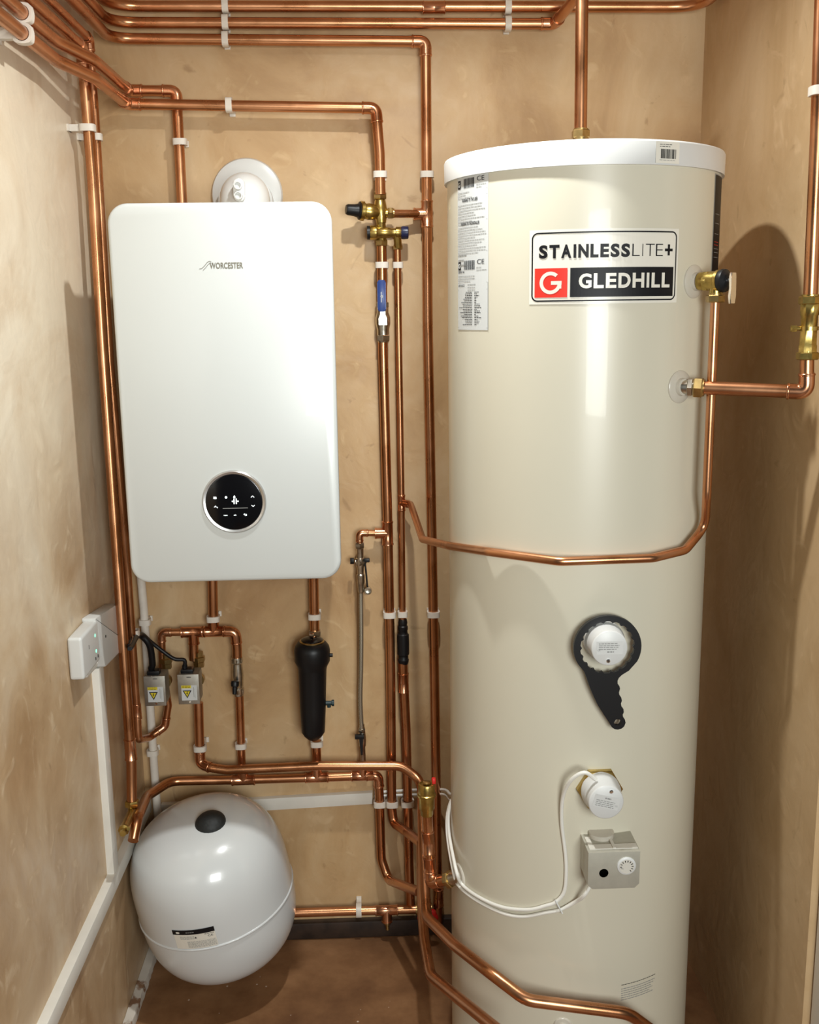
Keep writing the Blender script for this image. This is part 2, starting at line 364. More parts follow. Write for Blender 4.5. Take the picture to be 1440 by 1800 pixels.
# ------------------------------------------------------------------ pipework helpers
R22, R15, R28 = .011, .0075, .014
def pipe(label, pts, r=R22, corners='', R=.045, group=None, name='copper_pipe', tees=(), couplings=(), cat='pipe', ext=None):
    """corners: one letter per inner point; E = soldered elbow fitting, b = bent tube, s = straight"""
    pts = [Vector(p) for p in pts]
    corners = corners or 'b'*(len(pts)-2)
    Rs = [r*1.9 if c == 'E' else (R if c == 'b' else 0) for c in corners]
    t = thing(name, label, cat, min(pts, key=lambda p: p.z), group)
    bm = B(); sweep(bm, fillet(pts, Rs), r); obj('tube', bm, 'copper', t, smooth=60)
    for i, c in enumerate(corners):
        if c == 'E':
            p = pts[i+1]; u = (pts[i]-p).normalized(); v = (pts[i+2]-p).normalized(); L = r*2.7
            bm = B(); sweep(bm, fillet([p+u*L, p, p+v*L], r*1.9), r*1.13)
            for q, d in ((p+u*L, u), (p+v*L, v)):
                lathe(bm, q-d*.0045, d, [(0, r*1.12), (.001, r*1.22), (.003, r*1.22), (.0045, r*1.10)], 18)
            obj('elbow', bm, 'copper_fit', t, smooth=60)
    for (p, d, b) in tees: tee(t, p, d, b, r)
    for (p, d) in couplings:
        bm = B(); d = Vector(d).normalized(); L = r*2.2; p = Vector(p)
        lathe(bm, p-d*L, d, [(0, r*1.02), (.001, r*1.2), (.003, r*1.2), (.004, r*1.13), (L-.002, r*1.13), (L, r*1.08), (L+.002, r*1.13), (2*L-.004, r*1.13), (2*L-.003, r*1.2), (2*L-.001, r*1.2), (2*L, r*1.02)], 20)
        obj('coupling', bm, 'copper_fit', t, smooth=60)
    return t
def tee(t, p, d, b, r, rb=None):
    rb = rb or r; p, d, b = Vector(p), Vector(d).normalized(), Vector(b).normalized(); L = r*2.6; bm = B()
    lathe(bm, p-d*L, d, [(0, r*1.05), (.001, r*1.22), (.004, r*1.22), (.005, r*1.13), (2*L-.005, r*1.13), (2*L-.004, r*1.22), (2*L-.001, r*1.22), (2*L, r*1.05)], 20)
    lathe(bm, p, b, [(0, rb*1.13), (r+rb*1.3, rb*1.13), (r+rb*1.35, rb*1.22), (r+rb*1.35+.003, rb*1.22), (r+rb*1.35+.004, rb*1.05)], 20)
    obj('tee_fitting', bm, 'copper_fit', t, smooth=60)
def nut(t, p, d, r, h=.012, mat='brass_dark', name='compression_nut'):
    bm = B(); hexnut(bm, p, d, r, h); dd = Vector(d).normalized()
    lathe(bm, Vector(p)+dd*h/2, dd, [(0, r*.80), (.002, r*.80), (.0025, r*.7)], 20)
    obj(name, bm, mat, t)
def clip(label, p, axis, wall, r=R22, group='white pipe clips', h=.013, mat='clip', name='pipe_clip'):
    """plastic clip round the pipe at p; axis of pipe, wall = direction to the wall with its distance"""
    p, axis, w = Vector(p), Vector(axis).normalized(), Vector(wall); L = w.length; w.normalize(); s = axis.cross(w).normalized()
    bm = B(); ro = r+.0042; n = 28; ins, outs = [], []
    for i in range(n):
        a = 2*PI*i/n; c, q = math.cos(a), math.sin(a); k = max(abs(c), abs(q))
        f = 1/(k**.55); ins.append((c*(r+.0006), q*(r+.0006))); outs.append((c*ro*f, q*ro*f))
    def ring(pts, t): return [p+s*x-w*y+axis*t for x, y in pts]
    rings(bm, [ring(ins, -h/2), ring(outs, -h/2), ring(outs, h/2), ring(ins, h/2)], close=True)
    st = ro*.98
    if L > st+.0005:
        for a0, a1, hw in ((st, L-.0015, r*.75), (L-.004, L, r*1.25)):
            if a1 <= a0: continue
            V = [p+w*a+s*x+axis*z for a in (a0, a1) for x in (-hw, hw) for z in (-h/2*.95, h/2*.95)]
            v = [bm.verts.new(q) for q in V]
            for f in ((0, 1, 3, 2), (4, 6, 7, 5), (0, 4, 5, 1), (2, 3, 7, 6), (0, 2, 6, 4), (1, 5, 7, 3)): bm.faces.new([v[i] for i in f])
    return tag(obj(name, bm, mat, smooth=45), label, 'pipe clip', group)
ZU, XU, YU = Vector((0, 0, 1)), Vector((1, 0, 0)), Vector((0, 1, 0))

# ------------------------------------------------------------------ the room
RW = 1.300; CEIL = 2.305; YF = -1.35
def wallgrid(name, a, ux, uy, w, h, t, mat):
    bm = B(); box(bm, (0, 0, -t), (w, h, 0))
    Mx = Matrix(((ux[0], uy[0], 0, a[0]), (ux[1], uy[1], 0, a[1]), (ux[2], uy[2], 0, a[2]), (0, 0, 0, 1)))
    wz = Vector(ux).cross(Vector(uy)); Mx[0][2], Mx[1][2], Mx[2][2] = wz
    bmesh.ops.transform(bm, matrix=Mx, verts=bm.verts); obj(name, bm, mat, kind='structure', smooth=0)
wallgrid('wall_back', (-.1, 0, -.1), (1, 0, 0), (0, 0, 1), RW+.2, CEIL+.2, .1, 'wall_back')
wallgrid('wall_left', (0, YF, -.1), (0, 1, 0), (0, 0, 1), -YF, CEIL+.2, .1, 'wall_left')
wallgrid('wall_right', (RW, 0, -.1), (0, -1, 0), (0, 0, 1), .772, CEIL+.2, .1, 'wall_right')
bm = B(); box(bm, (-.1, -3.6, -.1), (RW+1.2, 0, 0)); obj('floor', bm, 'floor', kind='structure', smooth=0)
bm = B(); box(bm, (-.1, YF, CEIL), (RW+.1, 0, CEIL+.1)); obj('ceiling', bm, 'ceiling', kind='structure', smooth=0)
bm = B(); box(bm, (RW+.012, -.845, 0), (RW+.10, -.774, 2.05), bev=.006); obj('trim_1', bm, 'door_paint', kind='structure')
bm = B(); box(bm, (.0, -.022, 0), (RW, -.0005, .044), bev=.004); obj('baseboard_back', bm, 'dark_skirt', kind='structure')
bm = B()
rr_ = []
for i in range(90):
    y = -.02-i*.012; j_ = lambda k: random.uniform(-k, k)
    rr_.append([Vector((.0006, y, .0006)), Vector((.020+j_(.0012), y, .0006)), Vector((.0215+j_(.0012), y, .014+j_(.001))), Vector((.019+j_(.0015), y, .024+j_(.0012))), Vector((.008, y, .027+j_(.0015))), Vector((.0006, y, .027+j_(.001)))])
rings(bm, rr_)
obj('baseboard_left', bm, 'splat', kind='structure')
# ragged lumps of plaster where back and right walls meet are in the plaster itself

# ------------------------------------------------------------------ ceiling-level pipes
W1 = -.03
ZP = [2.162, 2.130, 2.099]; XL = .040
ql = P(640, 12, W1)
z1, z2, z3 = (P(389, yy, W1).z for yy in (10, 39, 67))
pipe('topmost of three copper pipes running across the top of the wall',
     [(XL, -1.3, z1), (XL, W1, z1), (P(1210, 12, W1).x+.03, W1, P(1100, 13, W1).z), (1.262, -.65, P(1100, 13, W1).z)], corners='bb', R=.075,
     group='horizontal pipes under the ceiling', couplings=[(P(763, 13, W1), (1, 0, 0))])
e2 = P(975, 42, W1)
pipe('middle of three ceiling pipes, ending in an elbow beside the tall riser',
     [(XL, -1.3, z2), (XL, W1, z2), e2, e2+Vector((.06, -.42, .05))], corners='bE', R=.065, group='horizontal pipes under the ceiling')
p3 = P(748.5, 73, W1)
pipe('lowest ceiling pipe, turning down as the long riser next to the cylinder',
     [(XL, -1.3, z3), (XL, W1, z3), p3, P(751.8, 560, W1), P(758.6, 900, W1), P(764.5, 1220, W1), P(768.6, 1500, W1), P(770.5, 1625, W1)], corners='bEssss', R=.055,
     group='horizontal pipes under the ceiling', tees=[(P(750.8, 376, W1), (0, 0, 1), (-1, 0, 0))], couplings=[(P(771, 1577, W1), (0, 0, 1))])
# pipes that come along the left wall
zd = P(350, 182, -.055).z; zc = P(260, 159, -.03).z; zb = zc+.034; za = zc+.066
Yb = PX(144, 80, .034).y; Ya = PX(157, 60, .034).y
bigp = [PX(163, 313, .036), PX(180, 603, .036), PX(231, 1340, .036)]
yb = sum(p.y for p in bigp)/3
sec = [PX(169, 233, .034), PX(193, 635, .034), PX(233, 1150, .034)]
ys = sum(p.y for p in sec)/3
e1 = P(661, 190, -.055)
pipe('copper pipe crossing the wall below the ceiling bundle and turning down to the reducing valve',
     [(XL, -1.3, zd), (XL, -.44, zd), (.070, -.30, zd), (.072, -.055, zd), e1, P(667.5, 270, -.055), P(669, 342, -.055)], corners='bbEEs', R=.12,
     group='pipes below the ceiling bundle')
ec = P(310, 160, -.03)
pipe('short copper pipe behind the left end of the lower one, dropping behind the white boiler',
     [(XL, -1.3, zc), (XL, -.44, zc), (.070, -.30, zc), (.072, -.03, zc), ec, P(320, 353, -.03), P(335, 700, -.03)], corners='bbEEs', R=.12,
     group='pipes below the ceiling bundle')
dv = PX(232, 1412, .036)
pipe('thick copper riser in the left corner ending at a brass drain tap',
     [(XL, -1.3, zb), (.036, yb, zb), bigp[0], bigp[1], bigp[2], dv], corners='Esss', group='risers in the left corner',
     couplings=[(bigp[2]+Vector((0, 0, .03)), (0, 0, 1))])
s3 = PX(241, 1250, .036)
pipe('thin copper riser behind the thick one, turning towards the left grey valve box',
     [(.034, -1.3, za), (.034, ys, za), sec[0], sec[1], PX(224, 1000, .034), s3, PX(243, 1300, .036), P(262, 1297, -.075), P(290, 1277, -.055), P(296, 1240, -.055), P(286, 1175, -.04), P(284, 1112, -.04), P(345, 1111, -.04)],
     r=.0085, corners='EsssbbbEsbE', R=.02, group='risers in the left corner', couplings=[(s3, (0, 0, 1))])

# ------------------------------------------------------------------ wall risers right of the boiler
v1b = P(671, 433, W1)
pipe('left copper riser below the brass reducing valve, carrying the blue lever valve',
     [v1b, P(673.5, 620, W1), P(681.3, 900, W1), P(687, 1180, W1), P(689, 1420, W1), P(692, 1447, -.035), P(716, 1463, -.11), P(741, 1482, -.24)], corners='ssssbb', R=.02,
     group='risers between boiler and cylinder', tees=[(P(681.5, 937, W1), (0, 0, 1), (-1, 0, 0))])
pipe('thin middle riser from the navy-capped valve down to the black check valve',
     [P(699, 436, W1), P(701.5, 620, W1), P(706, 885, W1), P(708, 1095, W1)], r=R15, corners='ss', group='risers between boiler and cylinder',
     tees=[(P(706, 884, W1), (0, 0, 1), (.7, -.7, 0))])
pipe('copper riser below the black check valve, passing behind the bent pipe',
     [P(708.5, 1165, W1), P(714.5, 1291, W1), P(719.6, 1521, W1), P(722, 1590, W1)], corners='ss', group='risers between boiler and cylinder',
     couplings=[(P(709.5, 1200, W1), (0, 0, 1))])
# run round the cylinder front
run = [P(712, 884, W1-.012), P(722, 886, -.06), P(743, 948, -.30)]
ca = P(790, 959.5, -.50)
run += [ca, PC(860, 970, CR+.016), PC(985, 987, CR+.022), PC(1148, 981, CR+.022), PC(1205, 967, CR+.022), PC(1240, 925, CR+.022)]
TPV = PC(1220, 495)                                  # pressure relief valve boss
ta = ang(TPV); tdir = Vector((math.sin(ta), -math.cos(ta), 0))
tpc = TPV+tdir*.041
run += [Vector((tpc.x, tpc.y, run[-1].z+.06)), tpc-ZU*.028]
pipe('thin copper pipe looping round the front of the cream cylinder up to its relief valve', run, r=R15, corners='bbbbbbbbb', R=.028)

# ------------------------------------------------------------------ pipes under the boiler
YH = -.04
pipe('copper header under the boiler joining valve boxes and lockshield valve',
     [P(345, 1111, YH), P(375, 1110, YH), P(414, 1110, YH), P(417, 1140, YH), P(417.5, 1162, YH)], corners='sEs', group='copper pipes under the boiler',
     tees=[(P(340, 1111, YH), (1, 0, 0), (0, 0, -1)), (P(376, 1110, YH), (1, 0, 0), (0, 0, 1))])
pipe('left copper pipe coming down from the boiler into the header tee', [P(373, 985, YH), P(375.5, 1100, YH)], group='copper pipes under the boiler')
pipe('right copper pipe coming down from the boiler into the black filter', [P(551, 985, YH), P(553.5, 1118, YH)], group='copper pipes under the boiler')
pipe('short copper stub above the right grey valve box', [P(340, 1113, YH), P(341, 1160, YH)], group='copper pipes under the boiler')
YF2, YL = -.066, -.03
fl = [P(349, 1235, YH), P(352, 1342, -.05), P(372, 1350, YF2), P(400, 1353.5, YF2), P(564, 1346, YF2), P(705, 1346, YF2), P(741, 1372, -.085), P(743, 1480, -.25), P(748, 1575, -.38), P(750, 1612, -.43)]
g1 = P(799, 1661, -.57); g2 = P(862, 1710, -.69); g3 = P(925, 1758, -.735); g4 = P(1105, 1781, -.745); g5 = P(1160, 1822, -.72)
fl += [g1, g2, g3, g4, g5]
pipe('long bent copper pipe from the right valve box, down and round the cylinder foot',
     fl, corners='Ebssbbsbbsbbb', R=.05)
h1 = P(746, 1650, -.41); h2 = P(757, 1715, -.50); h3 = P(862, 1800, -.73)
pipe('second copper pipe on the floor, left of the long bent one, running to the front', [P(741, 1482, -.25), P(742, 1590, -.33), h1, h2, h3, h3+(h3-h2)*.3], corners='sbbs', R=.05)
pipe('copper pipe just below the long bent one, from left corner to risers',
     [PX(234, 1478, .058), PX(242, 1438, .060), P(258, 1400, -.12), P(300, 1373, -.035), P(407, 1371, YL), P(560, 1366.5, YL), P(665, 1363, YL), P(667, 1400, YL), P(670.5, 1510, YL), P(683, 1547, -.045), P(738, 1568, -.29)],
     corners='bbbssEsbb', R=.04, tees=[(P(428, 1371, YL), (1, 0, 0), (0, 0, 1)), (P(557, 1366.5, YL), (1, 0, 0), (0, 0, 1)), (P(638, 1363.5, YL), (1, 0, 0), (0, 0, 1))])
pipe('copper pipe below the lockshield valve', [P(421, 1215, YL), P(425, 1340, YL), P(426.5, 1366, YL)], r=.0095, corners='s', group='copper pipes under the boiler')
pipe('short copper pipe below the black filter', [P(556, 1302, YL), P(558, 1362, YL)], group='copper pipes under the boiler')
bp_ = P(738, 1598, -.04)
pipe('horizontal copper pipe low on the wall behind the white tank', [P(440, 1607, -.04), P(631, 1601, -.04), bp_], corners='s',
     tees=[(P(680, 1600, -.04), (1, 0, 0), (0, -.25, -1))])

# ------------------------------------------------------------------ clips
BK = lambda p: Vector((0, -p.y, 0))
def wclip(lb, x, y, Y, r=R22, axis=ZU, **k): p = P(x, y, Y); return clip(lb, p, axis, BK(p), r, **k)
g = 'white clips holding the risers'
wclip('white clip on the pipe above the brass reducing valve', 668.3, 307, -.055, group=g)
wclip('white clip at the top of the riser nearest the cylinder', 750.6, 307, W1, group=g)
wclip('white clip right above the blue lever valve', 671.5, 466, W1, group=g)
wclip('small white clip beside it on the thin riser', 699.7, 466, W1, r=R15, group=g)
wclip('white clip low on the riser left of the black check valve', 684.8, 1080, W1, group=g)
wclip('small white clip just above the black check valve', 707.8, 1079, W1, r=R15, group=g)
wclip('white clip halfway down the riser nearest the cylinder', 762, 1079, W1, group=g)
wclip('leftmost of the three clips above the back wall pipes, below the elbow', 667.5, 1412, W1, group=g)
wclip('middle of the three clips at the end of the white wall trunking', 689.5, 1412, W1, group=g)
wclip('rightmost of the three clips at the end of the white wall trunking', 716.5, 1411, W1, group=g, r=.012)
wclip('white clip on the pipe behind the boiler, under the upper pipes', 316.5, 250, W1, group=g)
wclip('white clip on the left pipe coming out of the boiler', 375, 1087, YH, group='white clips under the boiler')
wclip('white clip on the right pipe above the black filter', 553, 1083, YH, group='white clips under the boiler')
wclip('white clip on the pipe below the right grey valve box', 352, 1314, -.048, group='white clips under the boiler')
wclip('white clip on the pipe below the lockshield valve', 423.5, 1310, YL, r=.0095, group='white clips under the boiler')
wclip('white clip under the black filter', 557, 1306, YL, group='white clips under the boiler')
wclip('white clip on the low horizontal pipe right of the tank', 631, 1600, -.04, axis=XU, group='white clips on horizontal pipes')
wclip('white clip on the single horizontal pipe above the flue elbow', 403, 185, -.055, axis=XU, group='white clips on horizontal pipes')
for yy, nm in ((10, 'topmost'), (39.5, 'middle'), (69, 'lowest')):
    wclip('%s clip of the left stack on the three ceiling pipes' % nm, 396.5, yy, W1, axis=XU, group='white clips on horizontal pipes')
for yy, nm in ((12, 'upper'), (42, 'lower')):
    wclip('%s clip of the pair on the ceiling pipes left of the tall riser' % nm, 893, yy, W1, axis=XU, group='white clips on horizontal pipes')
for (z, nm) in ((zd, 'lower'), (zc, 'upper')):
    q = PX(40, 52 if nm == 'lower' else 18, XL); clip('%s of the two big white clips at the top left corner of the picture' % nm, (XL, q.y, z), YU, (-XL, 0, 0), group='white clips on horizontal pipes', h=.016)
q = PX(155, 226, .036); clip('white clip near the top of the thick riser in the left corner', (.036, yb, q.z), ZU, (-.036, 0, 0), group='white clips in the left corner')
clip('white clip near the top of the thin riser in the left corner', (.034, ys, q.z-.006), ZU, (-.034, 0, 0), r=.0085, group='white clips in the left corner')
q = PX(235, 1112, .036); clip('white clip behind the wall boxes on the thin left riser', (.036, q.y, q.z), ZU, (-.036, 0, 0), r=.0085, group='white clips in the left corner')

# ------------------------------------------------------------------ white plastic waste pipe in the corner
bm = B(); wp = [P(243, 960, W1), P(253, 1073, W1), P(271, 1348, W1), P(278, 1440, W1), P(286, 1540, W1)]
sweep(bm, [Vector(p) for p in wp], .0095); tag(obj('overflow_pipe', bm, 'clip'), 'white plastic overflow pipe in the corner behind the first grey valve box', 'pipe')
wclip('white plastic clip at the top of the overflow pipe', 255, 1093, W1, r=.0095, group='clips on the overflow pipe')
wclip('white plastic clip lower on the overflow pipe, above the tank', 268.5, 1322, W1, r=.0095, group='clips on the overflow pipe')

# ------------------------------------------------------------------ trunking
def slab(pts, t, n, name, label, lip=True):
    """quad pts on the wall, thickness t along n"""
    bm = B(); n = Vector(n)*t; a = [bm.verts.new(Vector(p)) for p in pts]; b = [bm.verts.new(Vector(p)+n) for p in pts]
    bm.faces.new(a[::-1]); top = bm.faces.new(b)
    for i in range(4): bm.faces.new((a[i], a[(i+1) % 4], b[(i+1) % 4], b[i]))
    bmesh.ops.bevel(bm, geom=list(top.edges), offset=.002, segments=2, profile=.5, affect='EDGES')
    return tag(obj(name, bm, 'pvc'), label, 'trunking')
zt = .395
slab([(0, -.02, zt-.034), (0, -.02, zt), (0, -1.1, zt+.01), (0, -1.1, zt-.028)], .018, (1, 0, 0), 'cable_trunking', 'white cable trunking running along the left wall towards the front')
ty = PX(176, 1300, 0).y
slab([(0, ty-.024, zt), (0, ty+.013, zt), (0, ty+.013, .845), (0, ty-.024, .845)], .015, (1, 0, 0), 'cable_trunking', 'white vertical cable trunking below the wall boxes on the left wall')
a, b = P(285, 1432, 0), P(655, 1409, 0); c, d = P(655, 1389, 0), P(285, 1410, 0)
slab([a, b, c, d], .014, (0, -1, 0), 'cable_trunking', 'white cable trunking on the back wall above the white tank')

# ------------------------------------------------------------------ boiler
BX0, BX1, BT, BB, BYF, BYB = .1034, .5034, 1.7315, 1.0336, -.4231, -.10
t = thing('boiler', 'white wall-hung boiler with a round black control display', 'boiler', (.3034, BYB, BB))
bm = B(); w, h = BX1-BX0, BT-BB; cx, cz = (BX0+BX1)/2, (BT+BB)/2
def bring(s, Y, r): return [Vector((cx+x, Y, cz+z)) for x, z in rrect(w-2*s, h-2*s, r, 8)]
rings(bm, [bring(.012, BYB, .03), bring(.010, BYF+.055, .034), bring(.008, BYF+.03, .034)], True)
obj('casing', bm, 'boiler_side', t, smooth=50)
bm = B(); rings(bm, [bring(.004, BYF+.030, .034), bring(0, BYF+.024, .036), bring(0, BYF+.006, .036), bring(.0018, BYF+.0018, .035), bring(.006, BYF, .031)], True)
obj('front_panel', bm, 'boiler', t, smooth=50)
dc = P(412, 882, BYF); bm = B()
lathe(bm, (dc.x, BYF+.001, dc.z), (0, -1, 0), [(0, .0605), (.003, .0600), (.0055, .0575), (.0045, .0535), (.001, .0520)], 64); o = obj('display_bezel', bm, 'silver', t)
bm = B(); lathe(bm, (dc.x, BYF-.0005, dc.z), (0, -1, 0), [(0, .0525), (.0025, .0525), (.0028, .051)], 64)
dg = obj('display_glass', bm, 'black_gloss', t)
bm = B(); m = plane_map((dc.x, BYF-.0034, dc.z), (1, 0, 0), (0, 0, 1)); s = 1/9000*9.3/9.0*1.0
def z2(px, py): return ((px-655)/9.0/945, -(py-727)/9.0/945)
def dd(px, py, r): u, v = z2(px, py); d_disc(bm, m, u, v, r/9/945, 0, 0)
dd(530, 648, 20); dd(663, 648, 18); d_poly(bm, m, [z2(648, 640), z2(678, 640), z2(663, 615)], 0, 0)
for q in (655, 690): d_line(bm, m, [z2(q, 675), z2(q, 755)], 18/8500, 0, 0)
d_line(bm, m, [z2(625, 715), z2(655, 715)], 22/8500, 0, 0); d_line(bm, m, [z2(690, 715), z2(722, 715)], 22/8500, 0, 0)
d_line(bm, m, [z2(928, 655), z2(952, 632), z2(976, 655)], 10/8500, 0, 0); d_line(bm, m, [z2(930, 785), z2(956, 805), z2(980, 785)], 10/8500, 0, 0)
for q in (640, 660): d_line(bm, m, [z2(330, q), z2(378, q+4)], 9/8500, 0, 0)
for q in (340, 355, 370): d_line(bm, m, [z2(q, 635), z2(q, 672)], 6/8500, 0, 0)
d_line(bm, m, [z2(335, 805), z2(345, 795), z2(385, 805), z2(385, 818)], 10/8500, 0, 0); d_line(bm, m, [z2(350, 785), z2(362, 785)], 8/8500, 0, 0)
d_text(bm, m, 'menu', *z2(480, 950), 16/8500, 60/8500, 0, 0, .02); d_text(bm, m, 'ok', *z2(640, 950), 24/8500, 44/8500, 0, 0, .02)
d_line(bm, m, [z2(845, 930), z2(800, 930)], 8/8500, 0, 0); d_line(bm, m, [z2(815, 918), z2(800, 930), z2(815, 942)], 7/8500, 0, 0)
d_line(bm, m, [z2(845, 930), z2(845, 950), z2(820, 952)], 7/8500, 0, 0)
d_rect(bm, m, *z2(470, 830), *z2(870, 822), 0, 1)
obj('display_icons', bm, ['icon', 'inkgrey'], dg, smooth=0, label='lit white symbols and a thin grey line on the display')
bm = B(); lo = P(369, 472.5, BYF); m = plane_map((lo.x, BYF-.0006, lo.z), (1, 0, 0), (0, 0, 1)); k = 1/970
d_text(bm, m, 'WORCESTER', 0, 0, 10.5*k, 58*k, 0, 0, .018)
sw = [(-18, 0), (-14, .5), (-9, 5), (-4, 11), (0, 13), (3, 12)]
d_line(bm, m, [(x*k, y*k) for x, y in sw], 0.8*k, 0, 0); d_line(bm, m, [(x*k+2*k, y*k-3*k) for x, y in sw[1:]], 0.7*k, 0, 0)
obj('badge', bm, 'logo', t, smooth=0, label='grey metallic lettering')

# flue
t = thing('flue_elbow', 'round white flue elbow above the boiler going into its wall plate', 'flue', P(434, 345, -.1))
wc = P(435, 343, 0); bm = B()
lathe(bm, (wc.x, -.0005, wc.z), (0, -1, 0), [(0, .077), (.004, .077), (.010, .074), (.013, .066), (.014, .054)], 56); obj('wall_plate', bm, 'white', t)
bm = B(); fy = -.175; tp = P(427.5, 297, fy); fx = tp.x; fz = tp.z-.052; sweep(bm, fillet([(fx, fy, BT+.001-.05), (fx, fy, fz), (wc.x, -.002, fz)], .05), .050, 40); obj('elbow', bm, 'white', t, smooth=60)
bm = B(); lathe(bm, (wc.x, -.012, fz), (0, -1, 0), [(0, .058), (.030, .058), (.034, .050)], 48); obj('collar', bm, 'white', t)
bm = B(); pp = P(420, 331, fy-.046)
prism(bm, rrect(.022, .044, .0105), (pp.x+.001, fy-.043, pp.z-.004), (1, 0, 0), (0, 0, 1), .012, bev=.002)
for dz in (.008, -.011): lathe(bm, (pp.x, fy-.055, pp.z-.004+dz), (0, -1, 0), [(0, .0085), (.008, .008), (.0085, .006), (.003, .0055)], 24)
obj('sampling_cap', bm, 'white', t)

# ------------------------------------------------------------------ hot water cylinder
CAPB, CAPT = PC(1030, 290).z, P(1030, 243, CY-CR-.005).z
t = thing('water_cylinder', 'tall cream hot water cylinder standing on the floor on the right', 'water heater', (CX, CY, 0))
bm = B(); lathe(bm, (CX, CY, 0), ZU, [(0, CR-.004), (.02, CR-.004), (.022, CR), (CAPB+.02, CR)], 128); obj('shell', bm, 'cyl', t, smooth=50)
bm = B(); lathe(bm, (CX, CY, CAPB), ZU, [(0, CR+.0008), (0, CR+.005), (CAPT-CAPB-.004, CR+.0055), (CAPT-CAPB-.001, CR+.004), (CAPT-CAPB, CR), (CAPT-CAPB+.004, CR*.9)], 128); obj('lid', bm, 'cap', t, smooth=50)
# front sign
A0, A1 = ang(PC(935, 470)), ang(PC(1188, 465)); zt_, zb_ = PC(1060, 406).z, PC(1060, 529).z
SW, SH = (A1-A0)*CR, zt_-zb_; m = cyl_map(A0, zb_); bm = B()
def crr(k, w_, h_, r, mi, ins, fill=True, bw=.002):
    pts = [(x+SW/2, y+SH/2) for x, y in rrect(w_, h_, r, 6)]
    if not fill:
        p2 = [(x+SW/2, y+SH/2) for x, y in rrect(w_-2*bw, h_-2*bw, max(r-bw, .001), 6)]
        for i in range(len(pts)):
            j = (i+1) % len(pts); L_ = max(1, int((Vector(pts[j])-Vector(pts[i])).length/.008))
            for q in range(L_):
                l = lambda A, s_: (A[i][0]+(A[j][0]-A[i][0])*s_, A[i][1]+(A[j][1]-A[i][1])*s_)
                d_poly(bm, m, [l(pts, q/L_), l(pts, (q+1)/L_), l(p2, (q+1)/L_), l(p2, q/L_)], k, mi)
d_rect(bm, m, -.004, -.004, SW+.004, SH+.004, .0006, 0, 40)
crr(.0010, SW, SH, .010, 1, 0, False, .0022)
u0, v0, u1, v1 = .0055, .0065, SW-.0055, SH*.485
d_rect(bm, m, u0, v0, u0+SW*.218, v1, .0011, 2, 10); d_rect(bm, m, u0+SW*.236, v0, u1, v1, .0011, 1, 30)
gx, gy, gr = u0+SW*.107, (v0+v1)/2, .0175
d_ring(bm, m, gx, gy, gr*.68, gr, .0015, 0, math.radians(48), math.radians(352)); d_rect(bm, m, gx+.001, gy-.003, gx+gr*1.02, gy+.0028, .0015, 0)
d_rect(bm, m, gx+gr*.64, gy-.009, gx+gr*1.0, gy, .0015, 0)
def word(s, u, v, h, w, k, mi, bold, st=.2):
    n = len(s); wd = {'I': .42, 'L': .82, 'E': .86, 'S': .9, '+': .8}
    ws = [wd.get(c, 1.0) for c in s]; T = sum(ws); x = u
    for c, q in zip(s, ws):
        cw = w*q/T; gp = w/T*.14
        if c == 'I': d_rect(bm, m, x+cw/2-h*st/2, v, x+cw/2+h*st/2, v+h, k, mi); x += cw; continue
        d_text(bm, m, c, x+gp/2, v, h, (cw-gp), k, mi, bold); x += cw
word('GLEDHILL', u0+SW*.285, v0+SH*.125, SH*.215, SW*.645, .0016, 0, .035)
word('STAINLESS', SW*.045, SH*.625, SH*.195, SW*.605, .0012, 1, .045)
word('LITE', SW*.655, SH*.64, SH*.175, SW*.235, .0012, 1, -.018, .07)
d_line(bm, m, [(SW*.905, SH*.73), (SW*.96, SH*.73)], .0042, .0012, 1); d_line(bm, m, [(SW*.9325, SH*.66), (SW*.9325, SH*.80)], .0042, .0012, 1)
obj('front_sign', bm, ['plate', 'ink', 'redlabel'], t, smooth=0, label='printed sign in black, white and red')
# data label on the left
A0, A1 = ang(PC(805.5, 420)), ang(PC(859, 420)); zt_, zb_ = PC(832, 306).z, PC(835, 580).z; LW, LH = (A1-A0)*CR, zt_-zb_
m = cyl_map(A0, zb_); bm = B(); d_rect(bm, m, 0, 0, LW, LH, .0006, 0, 12)
def L(y): return LH*(1-y)
def badge(y):
    d_rect(bm, m, .003, L(y+.055), .013, L(y), .001, 1); d_ring(bm, m, .008, L(y+.0275), .0022, .0040, .0013, 0, math.radians(50), math.radians(350), 16); d_rect(bm, m, .0085, L(y+.0275)-.001, .012, L(y+.0275)+.0006, .0013, 0)
    x = LW*.27
    while x < LW*.62: w_ = random.choice((.0006, .001, .0016)); d_rect(bm, m, x, L(y+.055), x+w_, L(y-.005), .001, 1); x += w_+random.choice((.0007, .0012))
    d_text(bm, m, 'CE', LW*.70, L(y+.022), .0075, LW*.2, .001, 1, .0); d_lines(bm, m, LW*.68, L(y+.042), LW*.28, 2, .004, .001, 2)
def hl(y): d_rect(bm, m, .002, L(y)-.0003, LW-.002, L(y)+.0003, .001, 2)
badge(.025); d_lines(bm, m, .003, L(.105), LW*.6, 3, .0042, .001, 2); hl(.098); hl(.135)
d_text(bm, m, 'WARNING TO THE USER', LW*.2, L(.168), .0055, LW*.52, .001, 1, .02); d_lines(bm, m, .003, L(.185), LW*.9, 8, .0044, .001, 2); hl(.29)
d_text(bm, m, 'WARNING TO THE INSTALLER', LW*.15, L(.318), .0055, LW*.62, .001, 1, .02); d_lines(bm, m, .003, L(.33), LW*.92, 11, .0042, .001, 2); hl(.49)
d_lines(bm, m, .003, L(.505), LW*.35, 3, .008, .001, 2); badge(.55); d_text(bm, m, 'SERIAL No', .003, L(.625), .004, LW*.25, .001, 1, .01)
